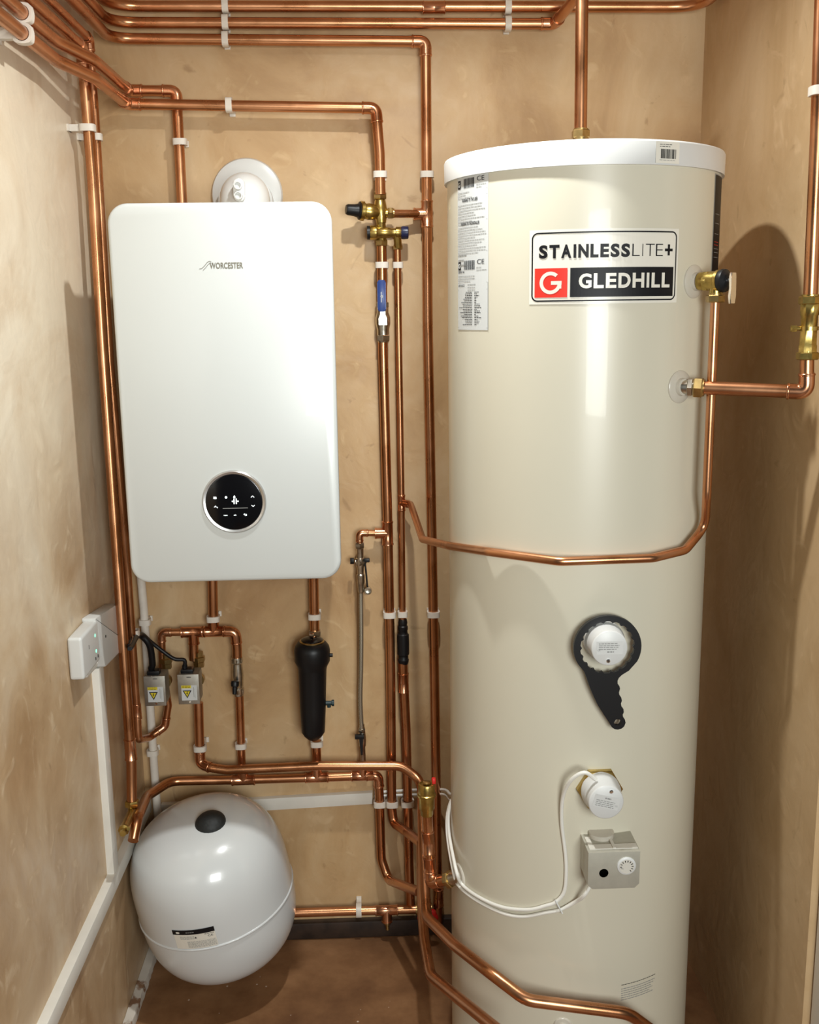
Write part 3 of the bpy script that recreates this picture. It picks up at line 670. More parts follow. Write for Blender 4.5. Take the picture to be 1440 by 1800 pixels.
d_lines(bm, m, .003, L(.645), LW*.6, 3, .0042, .001, 2); hl(.69); d_text(bm, m, 'APPLIANCE', .003, L(.715), .004, LW*.25, .001, 1); d_lines(bm, m, LW*.4, L(.70), LW*.3, 3, .0045, .001, 2); hl(.735)
for i in range(20):
    e = LW*.55; w_ = random.uniform(.2, .5)*LW; d_lines(bm, m, e-w_, L(.75+i*.0112), w_, 1, .004, .001, 1, ragged=0); d_lines(bm, m, LW*.62, L(.75+i*.0112), LW*random.uniform(.05, .2), 1, .004, .001, 1, ragged=0)
hl(.985); d_rect(bm, m, LW-.0008, 0, LW, LH*.31, .001, 2)
obj('data_label', bm, ['paper', 'ink', 'inkgrey'], t, smooth=0, label='white printed data label')
# black side label, barcode, small print
a0, a1 = math.radians(55.0), math.radians(84); zt_, zb_ = PC(1262, 306, CR).z, PC(1255, 484).z
m = cyl_map(a0, zb_); bm = B(); d_rect(bm, m, -.002, 0, (a1-a0)*CR, zt_-zb_, .0005, 1, 14); d_rect(bm, m, 0, 0, (a1-a0)*CR, zt_-zb_-.002, .0008, 0, 14)
for v_, mi in ((.10, 1), (.085, 1), (.068, 1), (.055, 2), (.050, 2), (.044, 1), (.038, 1), (.030, 1)): d_lines(bm, m, .006, v_, .03, 1, .003, .0011, mi, ragged=0)
obj('side_label', bm, ['ink', 'inkgrey', 'redlabel'], t, smooth=0, label='black printed label on the side')
q0, q1 = PC(1153, 266, CR+.0057), PC(1195, 268, CR+.0057); m = cyl_map(ang(q0), q0.z-.017, CR+.0057); bm = B(); w_ = (ang(q1)-ang(q0))*CR
d_rect(bm, m, 0, 0, w_, .032, .0005, 0, 4); x = w_*.2
while x < w_*.85: s_ = random.choice((.0006, .001, .0015)); d_rect(bm, m, x, .007, x+s_, .021, .0009, 1); x += s_+random.choice((.0006, .001))
d_lines(bm, m, w_*.15, .028, w_*.5, 2, .003, .0009, 1); d_lines(bm, m, w_*.15, .005, w_*.75, 1, .003, .0009, 2)
obj('barcode_sticker', bm, ['plate', 'ink', 'inkgrey'], t, smooth=0, label='white barcode sticker')
q0, q1 = PC(1091, 1745), PC(1150, 1738); m = cyl_map(ang(q0), q0.z+.012); bm = B(); w_ = (ang(q1)-ang(q0))*CR
d_lines(bm, m, .001, .004, w_, 1, .004, .0006, 0, ragged=0); d_lines(bm, m, .001, -.004, w_, 6, .0045, .0006, 1, t=.3, ragged=.2)
obj('small_print', bm, ['ink', 'inkgrey'], t, smooth=0, label='small dark print near the foot')
def rosette(p, rr, par=t, d=None):
    bm = B(); a = ang(p); d = d or Vector((math.sin(a), -math.cos(a), 0))
    lathe(bm, p-d*.004, d, [(0, rr), (.005, rr), (.007, rr*.92), (.008, rr*.55), (.013, rr*.5), (.013, rr*.3)], 40); obj('rosette', bm, 'rosette', par, label='pale translucent plastic rosette')
HOT = PC(1195, 680); COLD = PC(808, 1541)
rosette(TPV, .027); rosette(HOT, .027); rosette(COLD, .026); rosette(PC(990, 1803), .017)

# top outlet riser
ct = P(1021, 236, CY)
pt = pipe('tall copper riser standing on the lid of the cream cylinder', [(ct.x, CY, CAPT+.004), P(1022.5, 76, CY), P(1024, -60, CY)], corners='s')
nut(pt, (ct.x, CY, ct.z), ZU, .0165, .014)
bm = B(); rod(bm, (ct.x, CY, CAPT), (ct.x, CY, ct.z), .0145); obj('threaded_body', bm, 'brass_dark', pt)

# relief valve on the cylinder
t = thing('relief_valve', 'brass relief valve with black cap and chrome lever on the right of the cylinder', 'valve', TPV)
bm = B(); rod(bm, TPV-tdir*.002, TPV+tdir*.013, .0115); obj('ptfe_thread', bm, 'ptfe', t)
bm = B(); lathe(bm, TPV+tdir*.010, tdir, [(0, .0125), (.002, .0145), (.012, .0145), (.014, .0135), (.016, .0155), (.032, .0155), (.034, .0175), (.039, .0175), (.040, .015)], 28)
hexnut(bm, TPV+tdir*.026, tdir, .0168, .010); rod(bm, tpc, tpc-ZU*.024, .0105)
obj('valve_body', bm, 'brass', t)
nut(t, tpc-ZU*.028, ZU, .0150, .012)
bm = B(); lathe(bm, TPV+tdir*.050, tdir, [(0, .0175), (.003, .0185), (.008, .018), (.011, .013), (.013, .010)], 28); obj('cap', bm, 'black', t)
bm = B(); rod(bm, TPV+tdir*.060, TPV+tdir*.069, .004); lv = TPV+tdir*.069
sd = Vector((math.cos(ta), math.sin(ta), 0))
prism(bm, [(-.006, .012), (.006, .012), (.0075, .004), (.0065, -.012), (.009, -.024), (.006, -.036), (-.006, -.036), (-.0085, -.024), (-.006, -.012), (-.0075, .004)], lv-sd*.0, sd, ZU, .004, bev=.001)
obj('lever', bm, 'chrome', t)

# hot outlet on the right
he = P(1418, 689, -.735); t = pipe('copper pipe leaving the cylinder rightwards and turning up to the brass check valve',
     [HOT+(he-HOT)*.08, he, Vector(P(1419, 626, -.735))], corners='E')
hd = (he-HOT).normalized()
nut(t, HOT+hd*.030, hd, .0175, .015)
bm = B(); rod(bm, HOT-hd*.004, HOT+hd*.03, .0120); hexnut(bm, HOT+hd*.017, hd, .0150, .009); obj('connector', bm, 'nickel', t)
vt, vb = P(1426.5, 490, -.735), P(1419.5, 628, -.735)
t = thing('check_valve', 'brass check valve with two nuts at the right edge of the picture', 'valve', vb)
ax = (vt-vb).normalized(); LL = (P(1424, 530, -.735)-vb).length
bm = B(); lathe(bm, vb, ax, [(0, .0125), (.004, .0145), (.018, .0145), (.02, .0135), (LL-.022, .0135), (LL-.02, .0150), (LL-.004, .0150), (LL, .0125)], 8)
rod(bm, vb+ax*LL*.52, vb+ax*LL*.52-XU*.026, .0035, bev=.001); lathe(bm, vb+ax*LL*.52-XU*.020, -XU, [(0, .0055), (.008, .0055), (.009, .004)], 6)
rod(bm, vb+ax*(LL*.52-.003), vb+ax*(LL*.52+.003), .0148, 24)
obj('valve_body', bm, 'brass', t)
nut(t, vb+ax*.002, ax, .0170, .012, 'brass'); nut(t, vb+ax*(LL+.002), ax, .0175, .013, 'brass')
pipe('copper pipe rising above the brass check valve along the right wall', [vb+ax*LL, P(1437, 250, -.735), P(1447, -40, -.735)], corners='s')
p_ = P(1441.5, 160, -.735); clip('white clip on the pipe along the right wall', p_, ax, (RW-p_.x, 0, 0))

# ------------------------------------------------------------------ cold inlet column with air vent
YC = -.47
def an(p, q=0): return Vector(p)
ca_, cb_, ce_ = P(750.5, 1432, YC), P(757.5, 1553, YC), COLD
ce2 = Vector((COLD.x-.004, COLD.y, P(790, 1543, YC-.02).z))
t = pipe('copper column under the brass air vent with an elbow into the cylinder', [ca_, cb_, ce_], r=R22, corners='E',
         couplings=[(P(753, 1480, YC), cb_-ca_), (P(756, 1525, YC), cb_-ca_)])
cdir = (COLD-cb_).normalized()
nut(t, COLD-cdir*.030, cdir, .0175, .013); bm = B(); rod(bm, COLD-cdir*.026, COLD+cdir*.004, .0135); obj('connector', bm, 'nickel', t)
t = thing('air_vent', 'brass automatic air vent with a small red cap on top of the copper column', 'valve', ca_)
ax = (P(750, 1385, YC)-ca_).normalized(); S_ = lambda px: px/1806*1.93
H = (P(752, 1374, YC)-ca_).length; bm = B()
lathe(bm, ca_-ax*.002, ax, [(0, .0105), (.003, .0125), (.012, .0125), (.016, .0155), (H*.58, .0155), (H*.60, .0185), (H*.66, .0185), (H*.68, .0165), (H*.93, .0165), (H*.97, .0150), (H*.975, .013), (H*.95, .0125)], 32)
obj('valve_body', bm, 'brass', t)
bm = B(); rod(bm, ca_+ax*(H*.9)+XU*.010, ca_+ax*(H+.004)+XU*.012, .003); hexnut(bm, ca_+ax*(H*.97), ax, .008, .004); obj('bleed_stem', bm, 'brass_dark', t)
bm = B(); rc = P(762.5, 1373, YC); lathe(bm, rc-ax*.004, ax, [(0, .0045), (.009, .0045), (.011, .003)], 16); obj('bleed_cap', bm, 'red', t, label='small red cap')

# ------------------------------------------------------------------ immersion heaters, spanner, thermostat
OUT = Vector((0, -1, 0))
def heater(px, py, label, hexr=None, scr=(0, 1), rot=0, Lh=.055):
    f = P(px, py, CY-CR-Lh); t = thing('immersion_heater', label, 'heating element', (f.x, CY-CR, f.z), 'white round immersion heater caps')
    if hexr:
        bm = B(); lathe(bm, (f.x, CY-CR+.012, f.z), OUT, [(0, hexr), (.020, hexr), (.022, hexr*.95)], 6); obj('hexagon_flange', bm, 'brass', t, label='brass hexagon')
    bm = B(); y0 = CY-CR
    prof = [(-.004, .034), (.020, .034), (.026, .0315), (Lh-.003, .0300), (Lh-.001, .0295), (Lh, .028)]
    lathe(bm, (f.x, y0, f.z), OUT, prof, 48); o = obj('cap', bm, 'cap', t, smooth=45)
    bm = B(); lathe(bm, (f.x+scr[0]*.021, y0-Lh, f.z+scr[1]*.021), OUT, [(0, .0035), (.0015, .0033), (.0025, .002)], 16); obj('screw', bm, 'chrome', t)
    c, s = math.cos(rot), math.sin(rot); bm = B(); m = plane_map((f.x, y0-Lh-.0004, f.z), (c, 0, s), (-s, 0, c))
    d_rect(bm, m, -.022, -.010, .022, .012, 0, 0); d_lines(bm, m, -.004, -.0045 if not hexr else .009, .011, 1, .0042, .0003, 1, t=.6, ragged=0)
    d_lines(bm, m, -.018, .009 if not hexr else .003, .034, 4, .0032, .0003, 1, t=.4, ragged=.3); d_text(bm, m, 'CE', .016 if hexr else -.020, -.004, .0028, .0045, .0003, 1)
    obj('rating_label', bm, ['cap', 'inkgrey'], t, smooth=0); return t, f
t, f1 = heater(1072, 1140, 'upper white immersion heater cap inside the ring of the black spanner', None, (-.1, -1), 0)
t, f2 = heater(1066, 1411, 'lower white immersion heater cap on a brass hexagon with a cable', .040, (.38, .95), -.25)
# spanner
sc = P(1067.3, 1137, CY-CR-.022); t = thing('spanner', 'black plastic ring spanner hanging on the upper immersion heater', 'tool', (sc.x, sc.y, sc.z-.15))
KS = 1/1068/6.545
def zs(px, py): return ((px-702)*KS, -(py-570)*KS)
bm = B(); outl = [(703-397*math.sin(math.radians(a)), 570-385*math.cos(math.radians(a))) for a in range(-118, 123, 6)]
outl += [(430, 850), (455, 910), (500, 1040), (545, 1150), (600, 1270), (680, 1400), (745, 1500), (775, 1555), (810, 1583), (850, 1590), (895, 1578), (925, 1550), (940, 1505), (930, 1465), (908, 1435), (903, 1405), (915, 1370), (910, 1335), (885, 1300), (878, 1265), (888, 1230), (880, 1190), (856, 1155), (851, 1125), (862, 1080), (855, 1050), (832, 1015), (830, 980), (845, 945), (880, 910), (960, 860)]
pts = [zs(*q) for q in outl]; hole = []
for i in range(72):
    a = 2*PI*i/72; k = 318 if (i % 4 != 0) else 298; hole.append(((k*KS)*math.cos(a), (k*KS)*math.sin(a)))
hx = zs(845, 1500); hexh = [(hx[0]+44*KS*math.cos(PI/3*i), hx[1]+44*KS*math.sin(PI/3*i)) for i in range(6)]
o3 = Vector((sc.x, sc.y, sc.z)); th = .008
def loop(ps, y): return [bm.verts.new(o3+Vector((x, y, z))) for x, z in ps]
from mathutils.geometry import tessellate_polygon
allv = []
front = [loop(ps, -th/2) for ps in (pts, hole, hexh)]; back = [loop(ps, th/2) for ps in (pts, hole, hexh)]
tess = tessellate_polygon([[Vector((x, z, 0)) for x, z in ps] for ps in (pts, hole, hexh)])
ff = [v for l in front for v in l]; bb = [v for l in back for v in l]
for tri in tess:
    for src in (ff, bb):
        try: bm.faces.new([src[i] for i in tri])
        except ValueError: pass
for a_, b_ in zip(front, back):
    n = len(a_)
    for i in range(n): bm.faces.new((a_[i], a_[(i+1) % n], b_[(i+1) % n], b_[i]))
obj('spanner_body', bm, 'black', t, smooth=30)
# thermostat
tl, br = P(1033, 1495, CY-CR-.055), P(1122, 1558, CY-CR-.055); yT = CY-CR-.055
t = thing('thermostat', 'grey metal thermostat box with two dials below the lower heater', 'thermostat', ((tl.x+br.x)/2, CY-CR, br.z))
x0, x1, z0, z1_ = tl.x, br.x, P(1080, 1558, yT).z, P(1080, 1494, yT).z
bm = B(); ch = .008
prism(bm, [(x0+ch, z0), (x1-ch, z0), (x1, z0+ch), (x1, z1_), (x0, z1_), (x0, z0+ch)], (0, CY-CR+.016, 0), XU, ZU, .078, bev=.001)
obj('housing', bm, 'statbox', t)
bm = B(); prism(bm, [(x0+.004, .0), (x0+.012, 0), (x0+.012, -.026), (x1-.002, -.026), (x1-.002, -.041), (x0+.004, -.041)], (0, yT+.043, z1_+.0002), XU, YU, .0018)
prism(bm, [(x0+.044, -.001), (x0+.049, -.001), (x0+.049, -.042), (x0+.044, -.042)], (0, yT+.043, z1_+.001), XU, YU, .003)
obj('top_bracket', bm, 'dial', t)
bm = B(); lathe(bm, ((x0+x1)/2-.01, yT+.050, z1_-.01), ZU, [(0, .022), (.018, .022), (.0185, .019)], 32); obj('sensor_cap', bm, 'rosette', t)
bm = B(); q = P(1060, 1531, yT); lathe(bm, (q.x, yT+.001, q.z), OUT, [(0, .011), (.006, .0105), (.008, .008)], 24); obj('black_knob', bm, 'black', t)
bm = B(); q = P(1101, 1521, yT-.006); lathe(bm, (q.x, yT+.001, q.z), OUT, [(0, .0172), (.004, .0172), (.0045, .0165), (.010, .0160), (.011, .0145)], 40); dk = obj('temperature_dial', bm, 'cap', t, label='white temperature dial')
bm = B(); m = plane_map((q.x, yT-.0106, q.z), XU, ZU); d_disc(bm, m, 0, 0, .0128, 0, 0, 28)
for a_ in range(-50, 190, 26): r_ = math.radians(a_); c_, s_2 = math.cos(r_), math.sin(r_); d_line(bm, m, [(.0085*c_, .0085*s_2), (.0112*c_, .0112*s_2)], .0014, .0003, 1)
d_line(bm, m, [(-.010, -.003), (-.006, -.004)], .0008, .0003, 1)
obj('dial_scale', bm, ['dial', 'ink'], dk, smooth=0)
bm = B(); rod(bm, (x0+.018, yT+.030, z0+.001), (x0+.018, yT+.030, z0-.006), .009, 6); obj('cable_gland', bm, 'black', t)
# cables
def cable(label, pts, r=.0034):
    bm = B(); sweep(bm, smoothpath(pts, 6), r, 12); return tag(obj('white_cable', bm, 'cable', smooth=60), label, 'cable', 'white cables on the cylinder')
k = CR+.004
tail1 = [PC(978, 1585, k), PC(960, 1592, k), PC(928, 1599, k), PC(881, 1594, k), PC(838.6, 1575, k), PC(812, 1554, k+.001), PC(802, 1530, k+.012)]
tail2 = [PC(985, 1599, k), PC(960, 1604, k), PC(919, 1611, k), PC(881, 1604, k), PC(834, 1580, k), PC(806, 1556, k+.001), PC(797, 1530, k+.008)]
def behind(off, z0_):
    out = []
    for a_, dz in ((-90, .030), (-103, .055), (-118, .058), (-140, .035)): out.append(cylp(math.radians(a_), z0_+dz, k+off))
    return out
z9 = tail1[-1].z
wall_ = [P(797, 1397, -.14), P(779, 1388, -.04), P(720, 1389, -.012), P(658, 1393, -.010)]
wall2 = [P(797, 1407, -.14), P(779, 1396, -.04), P(720, 1397, -.012), P(658, 1399, -.010)]
cable('white cable from the lower immersion heater looping down its left side', [(f2.x-.014, CY-CR-.036, f2.z+.033), P(1027.5, 1358, CY-CR-.04), P(1004, 1371.5, CY-CR-.03), PC(990, 1400, k+.012), PC(987.5, 1444, k+.002), PC(993.8, 1498, k), PC(995.5, 1533, k), PC(992, 1567, k)] + tail1 + behind(.001, z9) + wall_)
cable('white cable from under the thermostat box, lower of the two round the cylinder', [(x0+.018, yT+.030, z0-.005), P(1028, 1573, CY-CR-.028), PC(1012, 1585, k+.006)] + tail2 + behind(.004, z9-.006) + wall2)
bm = B(); ctp = PC(981, 1593, CR+.004); rod(bm, PC(976, 1582, CR+.009), PC(989, 1606, CR+.009), .0014, 8); tag(obj('cable_tie', bm, 'white'), 'small white cable tie holding the two white cables together', 'cable tie')

# ------------------------------------------------------------------ brass reducing valve group
YV = -.046
def Q(x, y, Y=YV): return P(580+x/5, 280+y/5, Y)
t = thing('pressure_reducing_valve', 'brass pressure reducing valve with black cap between the upper pipes', 'valve', Q(455, 560))
bm = B(); a_, b_ = Q(440, 350), Q(452, 560)
lathe(bm, a_, b_-a_, [(0, .0095), (.004, .0120), ((b_-a_).length*.5, .0150), ((b_-a_).length, .0105)], 20)
c0, c1 = Q(455, 470), Q(262, 452, YV-.012); d_ = (c1-c0).normalized(); Lc = (c1-c0).length
lathe(bm, c0, d_, [(0, .011), (Lc*.25, .0135), (Lc*.4, .0165), (Lc*.62, .0175), (Lc*.66, .0165), (Lc*.78, .0165), (Lc*.82, .0205), (Lc*.95, .0205), (Lc, .018)], 32)
rod(bm, c0, Q(510, 475), .0095)
obj('valve_body', bm, 'brass', t)
bm = B(); e_ = c1; lathe(bm, e_, d_, [(0, .0195), (.002, .0185), (.004, .0145), (.012, .0125), (.026, .0115), (.030, .0095)], 28); obj('adjusting_cap', bm, 'black', t)
nut(t, Q(442, 322), ZU, .0150, .014); nut(t, Q(533, 474), XU, .0125, .012)
pipe('short copper pipe joining the brass reducing valve to the riser next to the cylinder', [Q(560, 478, -.05), P(748, 376, W1)], r=.0085, group='pipes below the ceiling bundle')
t = thing('balanced_relief_valve', 'brass valve body with a navy blue cap just under the reducing valve', 'valve', Q(460, 720))
bm = B(); a_, b_ = Q(450, 555), Q(458, 730, W1-.006); lathe(bm, a_, b_-a_, [(0, .0100), ((b_-a_).length, .0100)], 20)
a_, b_ = Q(352, 645), Q(640, 645); l_ = (b_-a_).length
lathe(bm, a_, b_-a_, [(0, .0140), (.003, .0155), (.014, .0155), (.017, .0130), (l_*.45, .0115), (l_*.6, .0115), (l_*.64, .0095), (l_*.78, .0095), (l_*.80, .0125), (l_*.97, .0125), (l_, .0110)], 28)
rod(bm, Q(592, 660), Q(600, 770, W1-.008), .0085); obj('valve_body', bm, 'brass', t)
bm = B(); a_ = Q(352, 645); lathe(bm, a_, -XU, [(0, .0145), (.006, .0145), (.0065, .012)], 28); obj('black_end_cap', bm, 'black', t)
bm = B(); lathe(bm, b_-XU*.004, XU, [(0, .0125), (.004, .0140), (.015, .0135), (.0165, .0115)], 12); obj('relief_cap', bm, 'navy', t, label='navy blue ribbed cap')
nut(t, Q(455, 735, W1-.004), ZU, .0145, .013); nut(t, Q(598, 775, W1-.004), ZU, .0115, .009)
# blue lever valve
t = thing('lever_valve', 'plated lever valve with a bright blue handle on the left riser', 'valve', P(673, 598, W1))
bm = B(); a_, b_ = P(674, 602, W1), P(672.5, 536, W1); l_ = (b_-a_).length
lathe(bm, a_, b_-a_, [(0, .0115), (.003, .0130), (.006, .0130), (l_*.35, .0135), (l_*.5, .0165), (l_*.66, .0165), (l_*.8, .0130), (l_, .0130)], 28)
hexnut(bm, a_+ZU*.010, ZU, .0155, .014); hexnut(bm, b_, ZU, .0155, .012); rod(bm, P(673.5, 563, W1), P(673.5, 563, W1-.026), .0065)
obj('valve_body', bm, 'nickel', t)
bm = B(); y_ = W1-.027; q0, q1 = P(673.2, 568, y_), P(671.5, 545, y_)
prism(bm, [(-.009, -.006), (.009, -.006), (.009, .008), (.0055, .016), (.0055, .03), (-.0055, .03), (-.0055, .016), (-.009, .008)], (q0.x, y_, q0.z+.002), XU, ZU, .003)
hexnut(bm, (q0.x, y_-.004, q0.z+.006), OUT, .006, .005); obj('lever_plate', bm, 'nickel', t)
bm = B(); q0, q1 = P(671.8, 548, y_), P(670.3, 492, y_); hh = q1.z-q0.z
prism(bm, [(x, z+hh/2) for x, z in rrect(.0185, hh, .006)], ((q0.x+q1.x)/2, y_+.002, q0.z), XU, ZU, .009, bev=.002)
m = plane_map(((q0.x+q1.x)/2, y_-.0072, q0.z), XU, ZU); d_line(bm, m, [(-.001, hh*.3), (-.001, hh*.62)], .0012, .0003, 1); d_ring(bm, m, .0, hh*.48, .0018, .0026, .0003, 1, n=12)
obj('blue_grip', bm, ['blue', 'steel'], t)
# black check valve
t = thing('inline_check_valve', 'black plastic check valve in the middle riser', 'valve', P(709, 1165, W1))
a_, b_ = P(709.5, 1167, W1), P(708, 1088, W1); l_ = (b_-a_).length; bm = B()
lathe(bm, a_, b_-a_, [(0, .0105), (.004, .0120), (l_*.1, .0130), (l_*.12, .0115), (l_*.2, .0115), (l_*.22, .0140), (l_*.5, .0145), (l_*.66, .0140), (l_*.68, .0115), (l_*.74, .0105), (l_*.76, .0118), (l_*.84, .0118), (l_*.86, .0100), (l_*.92, .0112), (l_, .0095)], 12)
obj('valve_body', bm, 'black', t)

# ------------------------------------------------------------------ filling loop
YW = -.04
pipe('short copper branch left of the riser with an elbow above the filling loop', [P(679, 937, W1), P(632, 937, YW), P(632.5, 958, YW)], r=R15, corners='E')
t = thing('filling_valve', 'plated filling valve with black knobs above the braided hose', 'valve', P(634, 1040, YW))
a_, b_ = P(635, 1042, YW), P(632.5, 953, YW); l_ = (b_-a_).length; ax = (b_-a_)
bm = B(); lathe(bm, a_, ax, [(0, .006), (.004, .008), (l_*.18, .008), (l_*.2, .0095), (l_*.36, .0095), (l_*.38, .0075), (l_*.5, .0085), (l_*.55, .0105), (l_*.68, .0105), (l_*.7, .0075), (l_*.86, .0085), (l_*.88, .0095)], 16)
hexnut(bm, a_+ax*.94, ax, .0110, .012); hexnut(bm, a_+ax*.60, ax, .0118, .011); rod(bm, P(634, 987, YW)-XU*.012, P(634, 987, YW)+XU*.014, .0045)
obj('valve_body', bm, 'nickel', t)
bm = B(); q = P(619.5, 986, YW); lathe(bm, q-XU*.005, XU, [(0, .0070), (.001, .0075), (.008, .0075), (.009, .006)], 20); obj('blanking_knob', bm, 'black', t)
bm = B(); q = P(640, 985, YW-.004); box(bm, q+Vector((0, -.006, -.004)), q+Vector((.013, .006, .005)), bev=.002)
sweep(bm, fillet([P(642, 990, YW-.006), P(644, 1010, YW-.006), P(646, 1032, YW-.006)], .01), .0022, 10)
obj('strap', bm, 'black', t)
bm = B(); q = P(647, 1038, YW); lathe(bm, q+Vector((0, .006, 0)), OUT, [(0, .0085), (.012, .0085), (.0125, .0075), (.004, .0065), (.003, .001)], 28); obj('dust_cap', bm, ['nickel'], t, label='open round dust cap')
bm = B(); hp = [P(634.5, 1030, YW), P(634.5, 1060, YW), P(635, 1120, YW-.002), P(634.5, 1180, YW-.004), P(633.5, 1230, YW-.003), P(636, 1285, YW)]
sweep(bm, smoothpath(hp, 6), .0055, 14); t = tag(obj('braided_hose', bm, 'braid', smooth=60), 'thin braided steel hose hanging between the two filling valves', 'hose')
t = thing('filling_valve', 'small plated valve with a black lever at the bottom of the braided hose', 'valve', P(637, 1330, YL))
a_, b_ = P(639, 1345, YL), P(636, 1272, YW); ax = b_-a_; l_ = ax.length; bm = B()
lathe(bm, a_, ax, [(0, .0065), (l_*.45, .0065), (l_*.48, .0085), (l_*.62, .0095), (l_*.8, .0080), (l_*.84, .0070), (l_, .0062)], 16); hexnut(bm, a_+ax*.85, ax, .009, .010)
obj('valve_body', bm, 'nickel', t)
bm = B(); q = P(635, 1296, YW-.012); box(bm, q+Vector((-.015, -.004, -.004)), q+Vector((.007, .008, .006)), bev=.002)
prism(bm, [(-.005, 0), (.005, 0), (.0028, -.044), (-.002, -.044)], q+Vector((.0, .004, .0)), XU, ZU, .007, bev=.001); obj('lever', bm, 'black', t)

# ------------------------------------------------------------------ filter
YFt = -.088
t = thing('magnetic_filter', 'black magnetic filter canister hanging under the boiler', 'filter', P(552, 1302, YFt))
a_, b_ = P(551, 1300, YFt), P(548.5, 1128, YFt); ax = b_-a_; l_ = ax.length
bm = B(); lathe(bm, a_, ax, [(0, .006), (.002, .013), (.010, .021), (.020, .0270), (l_*.3, .0295), (l_*.72, .0325), (l_*.76, .0345), (l_*.81, .0405), (l_*.92, .0410), (l_*.96, .0385), (l_*.99, .0330), (l_, .028), (l_*.995, .020)], 44)
obj('canister', bm, 'black', t, smooth=50)
bm = B(); lathe(bm, a_+ax*.985, ax, [(0, .027), (.004, .0285), (.006, .0285), (.007, .0265)], 40); obj('lid_ring', bm, 'brass_dark', t, label='thin gold ring')
bm = B(); lathe(bm, a_+ax*.985, ax, [(0, .0255), (.009, .0250), (.013, .018), (.015, .006)], 36); obj('lid', bm, 'black_gloss', t)
bm = B(); hexnut(bm, a_+ax*1.07-YU*.002, ax, .006, .006); obj('bleed_screw', bm, 'chrome', t)
bm = B(); q = a_+ax*.86; rod(bm, q+XU*.038, q+XU*.047, .0045, 12); obj('side_plug', bm, 'black', t)
bm = B(); q = P(573, 1236, YFt); rod(bm, q, q+XU*.016, .0055, 12); lathe(bm, q+XU*.012, XU, [(0, .004), (.002, .0075), (.007, .0075)], 10); rod(bm, q+XU*.007, q+XU*.007-ZU*.010, .0045, 10); obj('drain_tap', bm, 'teal', t)
nb = thing('filter_connector', 'plated union joining the filter to the pipe above it', 'fitting', P(553, 1128, YH))
bm = B(); hexnut(bm, P(553.5, 1113, YH-.004), ZU, .0155, .014); rod(bm, P(553.5, 1120, YH-.004), P(553.5, 1134, YH-.012), .0115); obj('union', bm, 'nickel', nb)

# ------------------------------------------------------------------ grey motorised valve boxes
def vbox(cx_, cyy, label):
    Yf = -.112; c = P(cx_, cyy, Yf); w_, h_, dp = .046, .069, .052
    t = thing('motorised_valve', label, 'valve', (c.x, c.y, c.z-h_/2), 'grey valve actuators under the boiler')
    bm = B(); box(bm, (c.x-w_/2, Yf+.0012, c.z-h_/2), (c.x+w_/2, Yf+dp, c.z+h_/2), bev=.003); obj('actuator_body', bm, 'graybox', t)
    bm = B(); box(bm, (c.x-w_/2-.001, Yf, c.z-h_/2-.001), (c.x+w_/2+.001, Yf+.004, c.z+h_/2+.001), bev=.0012); cv = obj('cover', bm, 'steel', t)
    bm = B(); m = plane_map((c.x, Yf-.0004, c.z), XU, ZU)
    d_rect(bm, m, -.016, -.026, .019, .010, 0, 0); d_rect(bm, m, -.016, .003, .006, .010, .0003, 1)
    tri = [(-.0135, -.002), (.0065, -.002), (-.0035, -.021)]; d_poly(bm, m, tri, .0003, 2)
    d_poly(bm, m, [(-.0103, -.0038), (.0033, -.0038), (-.0035, -.0172)], .0006, 1)
    d_poly(bm, m, [(-.0028, -.0045), (-.0055, -.0095), (-.0035, -.0095), (-.0048, -.0145), (-.0012, -.0082), (-.0032, -.0082), (-.0012, -.0045)], .0009, 2)
    d_lines(bm, m, -.0145, .0085, .018, 2, .003, .0006, 2, ragged=0); d_rect(bm, m, .011, -.018, .012, .006, .0003, 3); d_rect(bm, m, .014, -.021, .0145, .002, .0003, 3)
    d_rect(bm, m, -.003, .0285, .007, .030, .0002, 2)
    obj('warning_sticker', bm, ['paper', 'yellow', 'ink', 'inkgrey'], cv, smooth=0, label='white and yellow electric warning sticker')
    bm = B(); lathe(bm, (c.x+.002, Yf, c.z-.0295), OUT, [(0, .003), (.0015, .0025)], 12); obj('screw', bm, 'chrome', cv)
    bm = B(); zz = c.z+h_/2; xx = c.x+.012
    lathe(bm, (xx+.002, YH, zz-.006), ZU, [(0, .013), (.012, .013), (.014, .0155), (.024, .0155), (.026, .0115), (.036, .0115)], 6); rod(bm, (xx, -.055, c.z), (xx, YH, c.z), .014); obj('valve_body', bm, 'brass_dark', t)
    bm = B(); box(bm, (c.x-.018, Yf+.010, zz-.001), (c.x+.010, Yf+.034, zz+.009), bev=.002); rod(bm, (c.x-.010, Yf+.022, zz+.006), (c.x-.010, Yf+.022, zz+.016), .006); obj('cable_gland', bm, 'black', t)
    return Vector((c.x-.010, Yf+.022, zz+.016))
ga = vbox(272.3, 1215, 'left grey valve box with a yellow warning sticker, in front of the white overflow pipe')
gb = vbox(331.5, 1212, 'right grey valve box with a yellow warning sticker, beside the lockshield valve')
def bcable(label, pts, r):
    bm = B(); sweep(bm, smoothpath(pts, 6), r, 12); return tag(obj('black_cable', bm, 'black', smooth=60), label, 'cable', 'black cables behind the valve boxes')
bcable('black cable dropping to the left grey valve box', [PX(228, 1138, .05), P(243, 1116, -.13), P(262, 1132, -.11), P(268, 1165, -.095), ga-ZU*.004], .0075)
bcable('black cable arching over to the right grey valve box', [PX(228, 1140, .055), P(246, 1114, -.12), P(265, 1128, -.10), P(284, 1143, -.095), P(306, 1158, -.095), gb+ZU*.012, gb-ZU*.004], .0045)
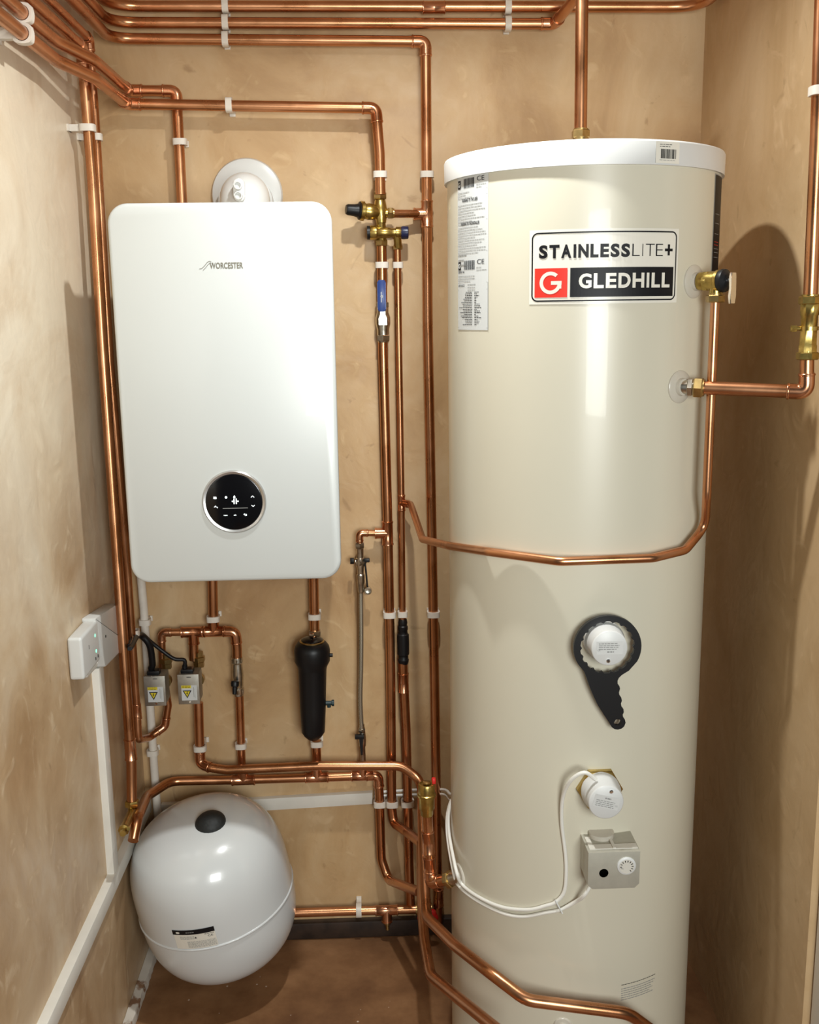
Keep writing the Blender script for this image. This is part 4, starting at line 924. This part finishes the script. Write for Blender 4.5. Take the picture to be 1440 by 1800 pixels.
# lockshield valve
t = thing('lockshield_valve', 'plated lockshield valve with a black cap right of the grey boxes', 'valve', P(418, 1215, YH))
a_, b_ = P(420, 1222, YH), P(417, 1155, YH); ax = b_-a_; l_ = ax.length; bm = B()
lathe(bm, a_, ax, [(0, .0115), (.004, .0130), (l_*.2, .0130), (l_*.22, .0115), (l_*.4, .0125), (l_*.55, .0135), (l_*.7, .0120), (l_*.86, .0110), (l_*.88, .0135), (l_, .0125)], 24)
hexnut(bm, a_+ax*.12, ax, .0145, .012); hexnut(bm, a_+ax*.9, ax, .0140, .012); rod(bm, a_+ax*.45, a_+ax*.35+Vector((-.004, -.018, -.008)), .008); obj('valve_body', bm, 'nickel', t)
bm = B(); q = P(413.5, 1200, YH-.024); lathe(bm, q+ZU*.004, Vector((-.05, -.25, -1)), [(0, .0085), (.004, .0098), (.012, .0090), (.014, .0060), (.030, .0050), (.031, .003)], 14); obj('cap', bm, 'black', t)

# drain taps
t = thing('drain_tap', 'brass drain tap at the bottom of the thick riser in the left corner', 'valve', dv)
d2 = PX(218, 1458, .05); bm = B(); hexnut(bm, dv, ZU, .0150, .014); sweep(bm, fillet([dv, dv-ZU*.018, d2], .012), .0095, 16); lathe(bm, d2-(d2-dv).normalized()*.004, (d2-dv), [(0, .011), (.008, .0115), (.012, .007), (.024, .0065)], 8)
rod(bm, d2, d2+Vector((.012, -.012, .008)), .004); obj('tap_body', bm, 'brass', t)
t = thing('drain_tap', 'small brass drain cock under the low horizontal pipe', 'valve', P(682, 1635, -.045))
a_ = P(680, 1606, -.042); b_ = P(682, 1640, -.05); bm = B(); lathe(bm, a_, b_-a_, [(0, .0065), (.012, .0065), (.014, .0085), (.026, .0085), (.028, .005), (.040, .0045), (.041, .003)], 12); obj('tap_body', bm, 'brass_dark', t)
# red wheel valve
t = thing('stop_valve', 'valve with a red wheel half hidden behind the bent copper pipe', 'valve', bp_)
q = P(751, 1599, -.05); bm = B(); rod(bm, bp_-XU*.01, bp_+XU*.03, .014); rod(bm, q, q-YU*.03, .007); obj('valve_body', bm, 'brass_dark', t)
bm = B()
n = 40; prof = [(0, .008), (.002, .010)]
rs = [[q-YU*(.028+tt)+(XU*math.cos(2*PI*i/n)+ZU*math.sin(2*PI*i/n))*rr*(1+.05*math.cos(8*2*PI*i/n)) for i in range(n)] for tt, rr in ((0, .021), (.002, .0245), (.009, .0245), (.011, .021))]
rings(bm, rs); obj('red_wheel', bm, 'red', t, label='red hand wheel')

# ------------------------------------------------------------------ wall boxes on the left wall
p0 = PX(117, 1125, 0)
YA0 = PX(117, 1130, 0).y; XA = P(146, 1160, YA0).x; zAt, zAb = P(132, 1122, YA0).z, P(132, 1196, YA0).z
YA1 = PX(176, 1150, XA).y
t = thing('control_receiver', 'white rounded control box with green lights on the left wall', 'control box', (XA/2, (YA0+YA1)/2, zAb))
bm = B(); box(bm, (.0005, YA0, zAb), (XA, YA1, zAt), bev=.006, seg=4); obj('housing', bm, 'white', t, smooth=50)
m = plane_map((XA+.0004, 0, 0), YU, ZU); bm = B()
ym = YA0+(YA1-YA0)*.78
for z_, w_ in ((zAt-.024, 'upper'), (zAb+.026, 'lower')):
    d_disc(bm, m, ym, z_, .0035, 0, 0); obj('indicator_light', bm, 'led', t, smooth=0, label=w_+' glowing green light'); bm = B()
for y_ in (.72, .86): box(bm, (XA-.001, YA0+(YA1-YA0)*y_-.0015, zAb+.010), (XA+.001, YA0+(YA1-YA0)*y_+.0015, zAb+.016), bev=.0005)
box(bm, (XA-.001, YA0+(YA1-YA0)*.38-.0008, zAt-.036), (XA+.0004, YA0+(YA1-YA0)*.38+.0008, zAt-.028)); obj('button_slots', bm, 'black', t)
XB = .027; qb = [PX(x_, y_, XB) for x_, y_ in ((186, 1173), (226, 1131), (209, 1060), (168, 1087))]
t = thing('junction_box', 'larger tilted white junction box behind the rounded one on the left wall', 'control box', (XB/2, qb[0].y, qb[0].z))
bm = B(); n_ = 4; rr2 = []
for i in range(4):
    a_, b_, c_ = qb[i-1], qb[i], qb[(i+1) % 4]; u_ = (a_-b_).normalized()*.005; w_ = (c_-b_).normalized()*.005
    rr2 += [(b_+u_), (b_+(u_+w_)*.3), (b_+w_)]
prism(bm, [(p.y, p.z) for p in rr2], (.0005, 0, 0), YU, ZU, XB-.0005, bev=.004); obj('housing', bm, 'white', t, smooth=50)
for k1, k2 in ((.22, .45), (.93, .52)):
    bm = B(); c_ = (qb[0]*(1-k1)+qb[1]*k1)*k2+(qb[3]*(1-k1)+qb[2]*k1)*(1-k2); lathe(bm, (XB-.002, c_.y, c_.z), XU, [(0, .0035), (.0025, .003)], 14)
    obj('screw', bm, 'black', t)
bm = B(); yc = (YA0+YA1)/2; sweep(bm, fillet([(.012, yc, zAb+.002), (.012, yc, zAb-.013), (.016, yc+.06, zAb-.012), (.010, yc+.075, zAb+.012)], .012), .005, 12); tag(obj('white_cable', bm, 'cable'), 'short white cable bent under the rounded control box', 'cable')

# ------------------------------------------------------------------ expansion vessel
TC = Vector((.190, -.200, .262)); TR, TH = .175, .193
tilt = Matrix.Rotation(math.radians(-9), 3, 'Y') @ Matrix.Rotation(math.radians(8), 3, 'X')
def tprof(s):       # s in [-1, 1] along the axis -> radius
    return TR*(max(0, 1-abs(s)**3.2))**(1/2.6)
def tmap(a, s, k=0):
    r = tprof(s)+k; return TC+tilt @ Vector((r*math.sin(a), -r*math.cos(a), s*TH))
t = thing('expansion_vessel', 'round white expansion tank with a black cap in the bottom left corner', 'tank', (TC.x, TC.y, 0))
bm = B(); ss = [-math.cos(PI*i/48) for i in range(49)]
rings(bm, [[tmap(2*PI*i/72, s_) for i in range(72)] for s_ in ss]); obj('tank_shell', bm, 'tank', t, smooth=60)
bm = B(); s_ = -.10
ringp = [TC+tilt @ Vector(((tprof(s_)-.001)*math.sin(2*PI*i/72), -(tprof(s_)-.001)*math.cos(2*PI*i/72), s_*TH)) for i in range(72)]
rr_ = []
for i in range(72):
    a_ = 2*PI*i/72; rad = tilt @ Vector((math.sin(a_), -math.cos(a_), 0)); up = tilt @ ZU
    rr_.append([ringp[i]+rad*(.0035*math.cos(2*PI*k_/8))+up*(.0035*math.sin(2*PI*k_/8)) for k_ in range(8)])
rings(bm, rr_, close=True); obj('weld_seam', bm, 'tank', t, smooth=60)
best = None
for ia in range(72):
    for is_ in range(40):
        q = tmap(2*PI*ia/72, .55+.45*is_/39); d = q-C0; px_ = 720+FPX*d.dot(_R)/d.dot(_F); py_ = 900-FPX*d.dot(_U)/d.dot(_F)
        e_ = (px_-372)**2+(py_-1445)**2
        if best is None or e_ < best[0]: best = (e_, q, 2*PI*ia/72, .55+.45*is_/39)
q, a_, s_ = best[1:]; n1 = (tmap(a_+.05, s_)-tmap(a_-.05, s_)).cross(tmap(a_, min(s_+.01, .999))-tmap(a_, s_-.01)).normalized()
if n1.z < 0: n1 = -n1
ta_ = (n1+tilt @ ZU).normalized()
bm = B(); lathe(bm, q-ta_*.010, ta_, [(0, .034), (.010, .0335), (.016, .031), (.023, .024), (.028, .013), (.029, .001)], 24); obj('valve_cap', bm, 'rubber', t, label='black domed cap')
a0 = math.radians(-21); a1 = math.radians(8.5); sA, sB = .17, -.075
m = lambda u, v, k=0: tmap(a0+(a1-a0)*u, sB+(sA-sB)*v, .0008+k); bm = B()
d_rect(bm, m, 0, 0, 1, 1, 0, 0, 8, 6); d_rect(bm, m, -.02, .78, 1.0, 1.03, .0003, 1, 8); d_disc(bm, m, .12, .90, .05, .0007, 0); d_lines_u = .3
def tl_(u, v, w_, n_, p_, mi=2):
    for i in range(n_):
        x = u
        while x < u+w_: q_ = random.uniform(.02, .06); d_rect(bm, m, x, v-i*p_, min(x+q_, u+w_), v-i*p_-p_*.4, .0004, mi); x += q_+.012
tl_(.32, .92, .2, 1, .1, 2); tl_(.15, .68, .35, 3, .06); tl_(.75, .74, .22, 1, .06, 1); tl_(.30, .40, .68, 7, .052); d_text(bm, m, 'CE', .82, .56, .1, .12, .0004, 1)
d_poly(bm, m, [(.5, .56), (.56, .56), (.53, .66)], .0004, 1)
obj('rating_label', bm, ['plate', 'ink', 'inkgrey'], t, smooth=0, label='white label with a black band')
bm = B(); box(bm, (TC.x-.02, -.03, TC.z-.05), (TC.x+.02, -.0008, TC.z+.05), bev=.003); obj('wall_bracket', bm, 'steel', t)
